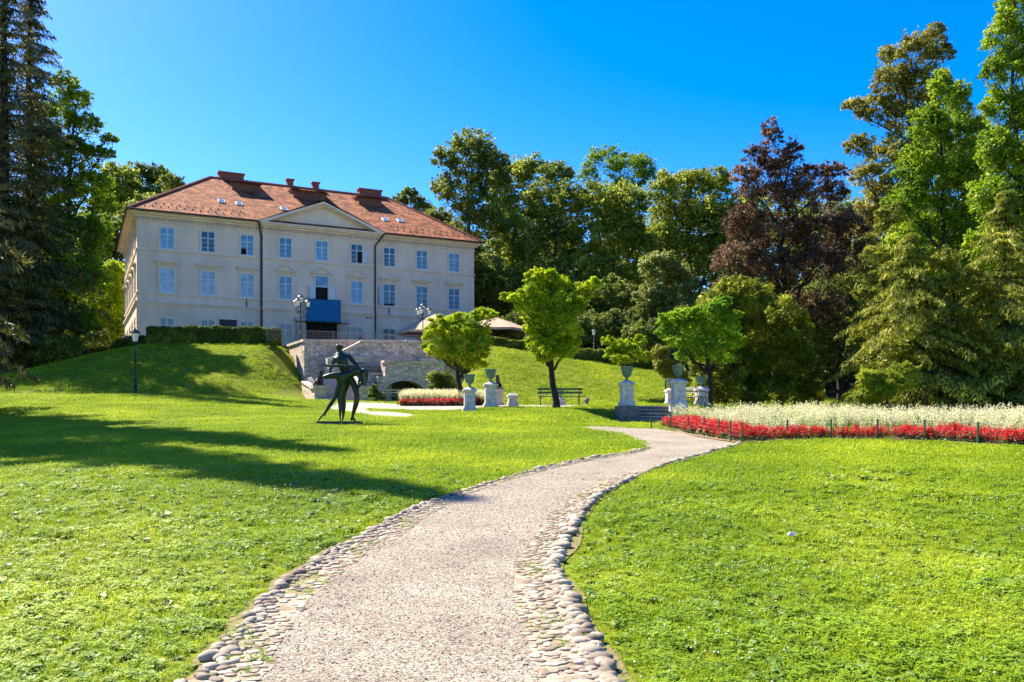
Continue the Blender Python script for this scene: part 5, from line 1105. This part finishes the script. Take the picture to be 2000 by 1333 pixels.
# ================================================================ PARK FURNITURE
def on(px, py, y0=2.0): return G(px, py, y0)
# --- bed fence, green posts with wires
def bedfence(label, pts, hgt, wires=5, name='bed_fence'):
    B = Vector(pts[0]); root = empty(name, B, 0, label, 'fence')
    for p in pts:
        q = Vector(p)-B; m = MB(); m.box(q.x-.020, q.x+.020, q.y-.020, q.y+.020, q.z-.1, q.z+hgt); m.add([(q.x-.028,q.y-.028,q.z+hgt),(q.x+.028,q.y-.028,q.z+hgt),(q.x+.028,q.y+.028,q.z+hgt),(q.x-.028,q.y+.028,q.z+hgt),(q.x,q.y,q.z+hgt+.03)], [(0,1,4),(1,2,4),(2,3,4),(3,0,4)]); m.build('post', M['postgreen'], root)
    m = MB()
    for i in range(len(pts)-1):
        a, b = Vector(pts[i])-B, Vector(pts[i+1])-B
        for k in range(wires):
            z = hgt*(.18+.78*k/(wires-1)); c = (a+b)/2-Vector((0,0,.015)); m.tube([a+Vector((0,0,z)), c+Vector((0,0,z)), b+Vector((0,0,z))], .005, 4, False)
    m.build('wire', M['ironrail'], root)
fp = [(1272,838),(1310,840),(1344,848),(1375,853),(1404,858),(1427,863),(1449,868),(1538,860),(1623,858),(1714,859.5),(1806,862),(1910,868),(2030,874)]
def hfence(px, py): p = on(px, py); return p
bedfence('low green post and wire fence around the right flower bed', [hfence(*p) for p in fp], .56)
x0, y0 = bedLpoly[0]; 
fl = [(x0-.1+i*.30, 50.05) for i in range(16)]
bedfence('row of short green posts in front of the flower bed by the grotto', [(x, y, float(H(x, y))) for x, y in fl], .62, 3, 'picket_fence')

# --- urns on pedestals
def urn(name_lab, px, py_base, Y, ph, uh, w, grp='stone urns around the plaza', zbase=None, pw=None, open_=True):
    X = (px-1000)/FPX*Y; z = float(H(X, Y)) if zbase is None else zbase
    root = empty('urn_pedestal', (X, Y, z), .12, name_lab, 'urn', grp); b = w*.62
    m = MB(); m.lathe([(w*.52,-.25),(w*.52,.13),(w*.47,.17),(w*.42,.24),(w*.40,.26),(w*.40,ph-.20),(w*.44,ph-.17),(w*.51,ph-.12),(w*.52,ph-.05),(w*.40,ph),(w*.26,ph+.06),(.08,ph+.07)], sq=True); p = m.build('pedestal', M['whitestone'], root)
    mm = MB()
    for s, ax in ((-1,0),(1,0),(-1,1),(1,1)):
        t = w*.40; a, bb = .14, .18
        for (u0,u1,v0,v1) in ((-a*w/.5,a*w/.5,.42,.44),(-a*w/.5,a*w/.5,ph-.34,ph-.32)):
            if ax == 0: mm.box(min(s*t, s*(t+.012)), max(s*t, s*(t+.012)), u0, u1, v0, v1)
            else: mm.box(u0, u1, min(s*t, s*(t+.012)), max(s*t, s*(t+.012)), v0, v1)
    mm.build('panel_moulding', M['whitestone'], p)
    if uh > 0:
        r = w*.43; z0 = ph+.05; m = MB()
        m.lathe([(r*.42,z0-.01),(r*.42,z0+.03),(r*.20,z0+.07),(r*.18,z0+uh*.20),(r*.34,z0+uh*.27),(r*.62,z0+uh*.36),(r*.80,z0+uh*.55),(r*.88,z0+uh*.82),(r*1.02,z0+uh*.90),(r*1.04,z0+uh*.99),(r*.94,z0+uh),(r*.86,z0+uh*.93),(r*.78,z0+uh*.80),(.02,z0+uh*.78)], n=20)
        m.build('urn', M['urn'], root, True)
    return root
def zat(py, Y): return EYE+(HOR-py)/FPX*Y
block_z = zat(793, 38.5)
urn('green urn on white pedestal at the left, nearest the grotto flower bed', 917, 802, 40.5, 1.07, .62, .62)
urn('taller green urn on white pedestal left of the bench, beside the dog statue', 958, 797, 43, 1.20, .66, .68)
urn('green urn on white pedestal standing on the dark stone block by the steps', 1224, 793, 38.5, 1.04, .64, .62, zbase=block_z)
urn('green urn on white pedestal to the right of the steps', 1325, 797, 38.5, 1.12, .62, .64, zbase=block_z-.0)
urn('green urn on white pedestal half hidden by the fresh green tree trunk', 1370, 795, 41, .86, .50, .56, zbase=block_z+.0)
urn('small green urn directly behind the urn right of the steps', 1309, 792, 52, .95, .62, .60)
urn('green urn hidden mostly behind the bench tree trunk', 1094, 785, 56, .42, .55, .58)
o = urn('short white pedestal without an urn left of the green bench', 1001, 796, 44, .62, 0, .52)
m = MB(); X = (1146-1000)/FPX*56; z = float(H(X,56)); m.lathe([(.22,0),(.22,.08),(.1,.12),(.08,.2),(.16,.26),(.19,.36),(.14,.46),(.03,.52)], n=14); o = m.build('ball_finial', M['darkstone'], None, True); o.location = (X,56,z); tag(o, 'small grey ball finial standing at the far edge of the plaza', 'finial')
# dark block, steps
blk = MB(); blk.lathe([(.44,-1.1),(.47,-.06),(.45,0)], sq=True); o = blk.build('stone_block', M['darkstone'], None); o.location = ((1226-1000)/FPX*38.5, 38.5, block_z-.003); o.rotation_euler = (0,0,.10); o.scale = (1.0,1.1,1); tag(o, 'dark grey stone block under the urn left of the steps', 'plinth')
st = empty('garden_steps', ((1276-1000)/FPX*38, 38.0, block_z-.95), 0, 'short flight of dark stone steps up to the plaza behind the bed fence', 'steps')
for i in range(6):
    m = MB(); m.box(-.62, 1.7, -.55+i*.36, 2.2, -.3+i*.15, .02+(i+1)*.155); so_ = m.build('step', M['darkstone'], st); m = MB(); zz_ = .02+(i+1)*.155; m.box(-.62, 1.7, -.60+i*.36, -.25+i*.36, zz_-.035, zz_+.003); m.build('lit_edge_nosing', M['lightstone'], so_)  # pale strip paints the sunlit front edge onto each step
# --- benches
def bench(label, px, Y, rz, L=2.0, mat='benchgreen', iron='darkmetal', z=None, grp='park benches'):
    X = (px-1000)/FPX*Y; root = empty('park_bench', (X, Y, float(H(X, Y))+.03 if z is None else z), rz, label, 'bench', grp)
    for i, y in enumerate((-.20,-.07,.06,.19)):
        m = MB(); m.box(-L/2, L/2, y-.05, y+.05, .44, .475); m.build('seat_slat', M[mat], root)
    for i, (z_, y) in enumerate(((.66,.27),(.84,.33))):
        m = MB(); m.box(-L/2-.02, L/2+.02, y-.018, y+.018, z_-.055, z_+.055); m.build('back_slat', M[mat], root)
    for s in (-1, 1):
        x = s*(L/2-.14); m = MB()
        m.tube([(x,-.22,0),(x,-.17,.12),(x,-.23,.28),(x,-.20,.43)], [.028,.018,.02,.025], 6); m.tube([(x,.36,0),(x,.25,.16),(x,.20,.34),(x,.24,.5),(x,.31,.72),(x,.37,.92)], [.028,.018,.02,.02,.018,.02], 6)
        m.tube([(x,-.24,.42),(x,.22,.42)], .02, 6); m.tube([(x,.29,.64),(x,.05,.68),(x,-.20,.66),(x,-.27,.60),(x,-.24,.55),(x,-.19,.58)], .017, 6); m.tube([(x,-.20,.43),(x,-.13,.52),(x,-.21,.60)], .014, 6); m.tube([(x,-.1,.3),(x,.02,.22),(x,.14,.3),(x,.02,.38),(x,-.1,.3)], .013, 6)
        m.tube([(x,-.18,.12),(x,.02,.17),(x,.26,.14)], .013, 6); m.build('iron_side', M[iron], root, True)
    return root
bench('green slatted iron bench behind the tall golden-green tree, facing away from the lawn', 1093, 45.5, math.pi, 2.3)
bench('pale weathered bench half hidden by the white flowers under the fresh green tree', 1358, 40.5, math.pi*.62, 1.4, 'greywood', z=block_z)
bench('small bench in the shade of the grotto arch', 769, 58.5, 0, 1.5, 'greywood')
# --- lamps
def lantern(m, g, c, s=1.0):
    x, y, z = c
    g.lathe([(.07*s,0),(.12*s,.02*s),(.19*s,.42*s),(.17*s,.44*s)], c, 8)
    m.lathe([(.02*s,-.14*s),(.05*s,-.1*s),(.06*s,-.02*s),(.09*s,-.002)], c, 8); m.lathe([(.26*s,.442*s),(.27*s,.47*s),(.16*s,.58*s),(.05*s,.63*s),(.03*s,.70*s),(.01,.76*s)], c, 12)
    for k in range(4):
        a = k*math.pi/2+.4; m.tube([(x+.125*s*math.cos(a),y+.125*s*math.sin(a),z),(x+.2*s*math.cos(a),y+.2*s*math.sin(a),z+.44*s)], .008*s, 4)
def lamp_single(label, loc, Ht, grp='park lamps', s=1.0, bar=True, mat='darkmetal'):
    root = empty('park_lamp', loc, .3, label, 'lamp', grp); m = MB()
    m.lathe([(.17,-.1),(.17,.12),(.13,.16),(.12,.55),(.15,.6),(.10,.66),(.085,.95),(.11,1.0),(.06,1.06),(.05,Ht*.55),(.075,Ht*.56),(.075,Ht*.57),(.045,Ht*.58),(.036,Ht-.82*s),(.06,Ht-.80*s)], n=12); m.build('post', M[mat], root, True)
    if bar: m = MB(); m.tube([(-.42,0,Ht-1.0),(.42,0,Ht-1.0)], .018, 6); m.ball((-.42,0,Ht-1.0), .035, 6); m.ball((.42,0,Ht-1.0), .035, 6); m.build('ladder_bar', M[mat], root)
    m, g = MB(), MB(); lantern(m, g, (0,0,Ht-.70*s), s); a = m.build('lantern', M[mat], root, True); g.build('lamp_glass', M['lampglass'], a, True)
    return root
lamp_single('single iron park lamp at the foot of the left grass bank', GY(264, 57), 4.35, s=1.25)
lamp_single('slender pale park lamp in front of the dark wood on the right', GY(1160, 74), 2.9, s=.75, bar=False, mat='ironrail')
def lamp_triple(label, X, Y, z, Ht):
    root = empty('candelabra_lamp', (X, Y, z), HA*.4, label, 'lamp', 'candelabra lamps on the terrace'); m = MB()
    m.lathe([(.2,-.1),(.2,.1),(.14,.16),(.12,.8),(.15,.85),(.08,.95),(.06,1.4),(.085,1.44),(.05,1.5),(.042,Ht-1.2),(.07,Ht-1.1),(.04,Ht-.75)], n=10)
    for a in (0, 2.09, 4.19):
        c, s = math.cos(a+.2), math.sin(a+.2); m.tube([(0,0,Ht-1.35),(c*.28,s*.28,Ht-1.55),(c*.55,s*.55,Ht-1.42),(c*.60,s*.60,Ht-1.12)], .028, 6)
    m.build('post', M['darkmetal'], root, True)
    for a, h in ((0,Ht-1.05),(2.09,Ht-1.05),(4.19,Ht-1.05),(None,Ht-.68)):
        c, s = (.6*math.cos(a+.2), .6*math.sin(a+.2)) if a is not None else (0, 0); q, g = MB(), MB(); lantern(q, g, (c,s,h), .98); l = q.build('lantern', M['darkmetal'], root, True); g.build('lamp_glass', M['lampglass'], l, True)
for lab, px in (('candelabra lamp with four lanterns left of the blue banner', 587), ('candelabra lamp with four lanterns in front of the left tan parasol', 826)):
    Y = 72.5 if px < 700 else 78; lamp_triple(lab, (px-1000)/FPX*Y, Y, 7.6, zat(575 if px < 700 else 592, Y)-7.6)
# --- parasols
def parasol(label, px, Y, ytop, yedge, half, rot):
    X = (px-1000)/FPX*Y; z0 = 7.55; zt = zat(ytop, Y); ze = zat(yedge, Y); root = empty('parasol', (X, Y, z0), rot, label, 'parasol', 'tan parasols on the terrace')
    m = MB(); n = 8; R0 = half; m.v.append((0,0,zt-z0))
    for ring, (f, dz) in enumerate(((.5,.46),(1.0,1.0))):
        for k in range(n*2):
            a = math.pi*k/n; rr = R0*f*(1 if k % 2 == 0 else .955); m.v.append((rr*math.cos(a), rr*math.sin(a), zt-z0-(zt-ze)*dz-(.0 if k % 2 == 0 else .05)))
    for k in range(n*2): m.v.append((m.v[1+2*n+k][0], m.v[1+2*n+k][1], m.v[1+2*n+k][2]-.22))
    N2 = 2*n
    for k in range(N2):
        j = (k+1) % N2; m.f += [(0,1+k,1+j),(1+k,1+N2+k,1+N2+j,1+j),(1+N2+k,1+2*N2+k,1+2*N2+j,1+N2+j)]
    c = m.build('canopy', M['parasol'], root); sm = c.modifiers.new('thickness', 'SOLIDIFY'); sm.thickness = .015
    m = MB(); m.tube([(0,0,0),(0,0,zt-z0-.05)], .05, 8)
    m.build('pole', M['darkmetal'], root, True)
    m = MB()
    for k in range(n): a = 2*math.pi*k/n; m.tube([(0,0,zt-z0-.12),(R0*.98*math.cos(a),R0*.98*math.sin(a),ze-z0-.04)], .018, 5)
    m.build('ribs', M['darkmetal'], root); m = MB(); m.lathe([(.5,0),(.5,.08),(.1,.14)], n=12); m.build('base', M['darkstone'], root)
parasol('left tan parasol above the stair terrace', 850, 83, 614, 650, 3.7, .2); parasol('right tan parasol between the two golden-green trees', 965, 84, 619, 645, 3.5, .5)
# cafe table under the parasol
for px, lab in ((982,'pale cafe table under the right tan parasol'),(815,'pale cafe table under the left tan parasol')):
    Y = 82; X = (px-1000)/FPX*Y; root = empty('cafe_table', (X,Y,7.6), .3, lab, 'table', 'cafe tables'); m = MB(); m.box(-.7,.7,-.4,.4,.70,.74); m.build('tabletop', M['frame'], root); 
    for sx in (-.6,.6):
        for sy in (-.3,.3): m = MB(); m.tube([(sx,sy,0),(sx,sy,.70)], .02, 6); m.build('leg', M['darkmetal'], root)
# loudspeaker-like grey box sign at the left corner
root = empty('information_board', GY(252, 76), .3, 'grey information board on a post left of the manor corner', 'sign'); m = MB(); m.box(-.38,.38,-.05,.05,1.0,1.5); m.build('board', M['ironrail'], root); m = MB(); m.tube([(0,.06,0),(0,.06,1.4)], .04, 6); m.build('post', M['darkmetal'], root)

# ================================================================ SKIN FIGURES
def skin(name, J, E, mat, parent, sub=2, root='pelvis'):
    """one continuous body grown over joints J {name:(x,y,z,r)}"""
    ks = list(J); me = bpy.data.meshes.new(name); me.from_pydata([J[k][:3] for k in ks], [(ks.index(a), ks.index(b)) for a, b in E], []); me.update()
    o = bpy.data.objects.new(name, me); COL.objects.link(o)
    if parent: o.parent = parent
    md = o.modifiers.new('skin', 'SKIN'); md.use_smooth_shade = True; md.branch_smoothing = .6
    sv = me.skin_vertices[0].data
    for i, k in enumerate(ks):
        fc = 1.12 if k[:3] in ('hip', 'thr', 'thl') or k == 'pelvis' else 1.3 if k[:2] in ('kn', 'ca', 'an') else 1.45; r = J[k][3]*fc; r2 = (J[k][4]*fc if len(J[k]) > 4 else r); sv[i].radius = (r, r2); sv[i].use_root = (k == root)
    ss = o.modifiers.new('sub', 'SUBSURF'); ss.levels = sub; ss.render_levels = sub; me.materials.append(mat); return o
SY = 30.0; SB = G(662, 829)+Vector((0,0,.05)); SY = SB.y
def q(u, v, dy=0, r=.05, r2=None):
    px, py = 600+.15*u, 650+.15*v; p = PT(px, py, SY); t = (p.x-SB.x, dy, p.z-SB.z, r*1.0) ; return t if r2 is None else t+(r2,)
stat = empty('bronze_statue', SB, 0, 'green bronze statue of a man holding an arched woman on a low slab', 'statue')
z0 = q(400,1215)[2]
SL = .0; m = MB(); xa, xb = q(78,1200)[0], q(762,1200)[0]; zt = q(400,1187)[2]; m.box(xa, xb, -.40, .34, z0-.12, zt+.01); m.build('base_slab', M['bronze'], stat)
m = MB(); m.box(q(140,0)[0], q(705,0)[0], -.24, .30, zt+.012, q(400,1158)[2]+.01); m.build('base_plate', M['bronze'], stat)
Jm = dict(pelvis=q(545,590,.14,.14), belly=q(485,500,.10,.145), chest=q(450,400,.08,.175), upper=q(443,325,.08,.175), neckb=q(430,262,.07,.07), neck=q(424,232,.05,.058), jaw=q(412,208,.02,.08), head=q(418,182,.03,.115,.12), crown_=q(424,160,.04,.095),
  shl=q(358,328,.08,.07), ell=q(325,420,.04,.05), wrl=q(300,500,-.06,.036), hal=q(318,535,-.10,.034),
  shr=q(528,288,.08,.075), elr=q(592,375,.05,.055), wrr=q(660,440,-.04,.04), har=q(690,470,-.12,.038),
  hipr=q(590,640,.10,.125), thr=q(625,730,.07,.11), knr=q(650,840,.03,.078), car=q(632,930,.06,.080), anr=q(578,1105,.10,.036), her=q(562,1148,.13,.036), tor=q(632,1150,-.06,.026), 
  hipl=q(520,650,.22,.105), thl=q(478,740,.24,.085), knl=q(445,850,.26,.075), cal=q(455,940,.30,.075), anl=q(448,1090,.30,.035), tol=q(440,1152,.20,.024))
Em = [('pelvis','belly'),('belly','chest'),('chest','upper'),('upper','neckb'),('neckb','neck'),('neck','jaw'),('jaw','head'),('head','crown_'),('upper','shl'),('shl','ell'),('ell','wrl'),('wrl','hal'),('upper','shr'),('shr','elr'),('elr','wrr'),('wrr','har'),
  ('pelvis','hipr'),('hipr','thr'),('thr','knr'),('knr','car'),('car','anr'),('anr','her'),('anr','tor'),('pelvis','hipl'),('hipl','thl'),('thl','knl'),('knl','cal'),('cal','anl'),('anl','tol')]
mb = skin('man_figure', Jm, Em, M['bronze'], stat)
# his face and fingers
m = MB(); hx, hy, hz = Jm['head'][:3]; m.tube([(hx-.05,hy-.11,hz+.01),(hx-.06,hy-.145,hz-.03),(hx-.05,hy-.11,hz-.05)], [.012,.02,.012], 6)
for s in (-.045,.045): m.ball((hx-.03+s,hy-.095,hz+.015), .016, 6)
m.tube([(hx-.07,hy-.10,hz-.075),(hx-.01,hy-.10,hz-.08)], .010, 5); m.ball((hx+.10,hy,hz), .03, 6, 1.3); m.build('face', M['bronze'], stat, True)
def fingers(wrist, tip_dir, side, mat, L=.075, r=.0115):
    w = Vector(wrist); t = Vector(tip_dir).normalized(); s = Vector(side).normalized(); n = t.cross(s); m = MB()
    for k, (o_, l) in enumerate(((-1.5,.85),(-.5,1.0),(.5,.95),(1.5,.75))):
        a = w+s*o_*.022; m.tube([a, a+t*L*l*.5+n*.008, a+t*L*l-n*.012], [r,r*.9,r*.7], 6)
    a = w-t*.04-s*.03; m.tube([a, a+t*.03-s*.035, a+t*.06-s*.045], [r*1.1,r,r*.8], 6); m.build('hand', mat, stat, True)
fingers(Jm['hal'][:3], (.3,-.4,-.8), (1,0,.2), M['bronze']); fingers(Jm['har'][:3], (.6,-.5,-.5), (.4,.2,.8), M['bronze'])
Jw = dict(pelvis=q(455,595,-.12,.13), belly=q(540,560,-.16,.10), chest=q(625,525,-.18,.115), upper=q(685,495,-.18,.105), neckb=q(725,487,-.18,.05), head=q(762,505,-.18,.082), crown_=q(785,530,-.18,.06), hair=q(785,600,-.18,.038), hairt=q(775,660,-.18,.018),
  shl=q(665,470,-.24,.055), ell=q(560,452,-.34,.042), fal=q(470,440,-.36,.040), wrl=q(300,440,-.38,.030), hal=q(268,432,-.38,.030),
  shr=q(712,545,-.12,.05), elr=q(728,640,-.10,.036), wrr=q(680,710,-.08,.026), har=q(662,728,-.08,.024), 
  drp=q(390,545,-.22,.105), drp2=q(310,570,-.24,.085), drp3=q(215,588,-.26,.038),
  hipl=q(430,660,-.10,.105), thl=q(400,750,-.10,.085), knl=q(368,850,-.10,.062), cal=q(318,925,-.10,.060), anl=q(232,1055,-.10,.034), bal=q(188,1100,-.12,.024), tol=q(150,1158,-.14,.013), hel=q(238,1088,-.10,.020),
  hipr=q(478,670,-.12,.11), thr=q(450,760,-.12,.09), knr=q(430,850,-.12,.066), car=q(440,945,-.12,.064), anr=q(440,1075,-.12,.030), tor=q(437,1158,-.12,.015), her=q(422,1072,-.10,.018))
Ew = [('pelvis','belly'),('belly','chest'),('chest','upper'),('upper','neckb'),('neckb','head'),('head','crown_'),('crown_','hair'),('hair','hairt'),('upper','shl'),('shl','ell'),('ell','fal'),('fal','wrl'),('wrl','hal'),('upper','shr'),('shr','elr'),('elr','wrr'),('wrr','har'),
  ('pelvis','drp'),('drp','drp2'),('drp2','drp3'),('pelvis','hipl'),('hipl','thl'),('thl','knl'),('knl','cal'),('cal','anl'),('anl','bal'),('bal','tol'),('anl','hel'),('pelvis','hipr'),('hipr','thr'),('thr','knr'),('knr','car'),('car','anr'),('anr','tor'),('anr','her')]
skin('woman_figure', Jw, Ew, M['bronze'], stat)
fingers(Jw['hal'][:3], (-1,0,.35), (0,.2,1), M['bronze'], .085); fingers(Jw['har'][:3], (-.5,0,-.9), (.8,.3,0), M['bronze'])
# seated hounds on the piers
def hound(label, X, Y, z, rz, s=1.0):
    root = empty('dog_statue', (X, Y, z), rz, label, 'statue', 'dark seated dog statues by the stairs')
    J = dict(pelvis=(0,-.16,.20,.15), belly=(0,-.04,.38,.12), chest=(0,.12,.58,.145), neck=(0,.18,.78,.085), head=(0,.22,.93,.085), muz=(0,.36,.90,.05), nose=(0,.44,.88,.032), earl=(-.07,.17,.99,.022), earr=(.07,.17,.99,.022), earl2=(-.10,.15,.92,.014), earr2=(.10,.15,.92,.014),
      fl=(-.09,.18,.48,.062), fkl=(-.09,.21,.26,.040), fpl=(-.09,.22,.05,.035), ftl=(-.09,.30,.03,.032), fr=(.09,.18,.48,.062), fkr=(.09,.21,.26,.040), fpr=(.09,.22,.05,.035), ftr=(.09,.30,.03,.032),
      hl=(-.13,-.10,.22,.10), kl=(-.16,.08,.20,.07), hol=(-.15,-.10,.06,.04), pl=(-.15,.08,.03,.032), hr=(.13,-.10,.22,.10), kr=(.16,.08,.20,.07), hor=(.15,-.10,.06,.04), pr=(.15,.08,.03,.032), tail=(0,-.30,.08,.035), tail2=(0,-.46,.04,.018))
    E = [('pelvis','belly'),('belly','chest'),('chest','neck'),('neck','head'),('head','muz'),('muz','nose'),('head','earl'),('head','earr'),('earl','earl2'),('earr','earr2'),('chest','fl'),('fl','fkl'),('fkl','fpl'),('fpl','ftl'),('chest','fr'),('fr','fkr'),('fkr','fpr'),('fpr','ftr'),('pelvis','hl'),('hl','kl'),('kl','hol'),('hol','pl'),('pelvis','hr'),('hr','kr'),('kr','hor'),('hor','pr'),('pelvis','tail'),('tail','tail2')]
    J = {k: tuple(c*s for c in v) for k, v in J.items()}; skin('dog_body', J, E, M['dogiron'], root)
    m = MB(); m.box(-.26*s,.26*s,-.42*s,.38*s,-.02,.03); m.build('dog_base', M['dogiron'], root); return root
def s2w(x, y): return (O[0]+UX*x-UY*y, O[1]+UY*x+UX*y)
a = s2w(pierL[0], pierL[2]); hound('dark iron seated dog on the left pier of the stairs', a[0], a[1], pierL[1]+.02, -1.9, 1.15)
a = s2w(pierR[0], pierR[2]); hound('dark iron seated dog on the pier behind the bronze statue', a[0], a[1], pierR[1]+.02, 1.2, 1.0)
Y = 46; X = (974-1000)/FPX*Y; 
root = empty('dog_pedestal', (X, Y, float(H(X, Y))), .1, 'grey stone pedestal under the dog statue beside the taller left urn', 'pedestal'); m = MB(); zt = zat(760, Y)-float(H(X, Y)); m.lathe([(.26,-.1),(.26,.1),(.22,.14),(.22,zt-.14),(.28,zt-.1),(.28,zt)], sq=True); m.build('pedestal_block', M['lightstone'], root)
hound('dark iron seated dog beside the taller left urn', X, Y, zat(760, Y)+.02, 2.6, .72)
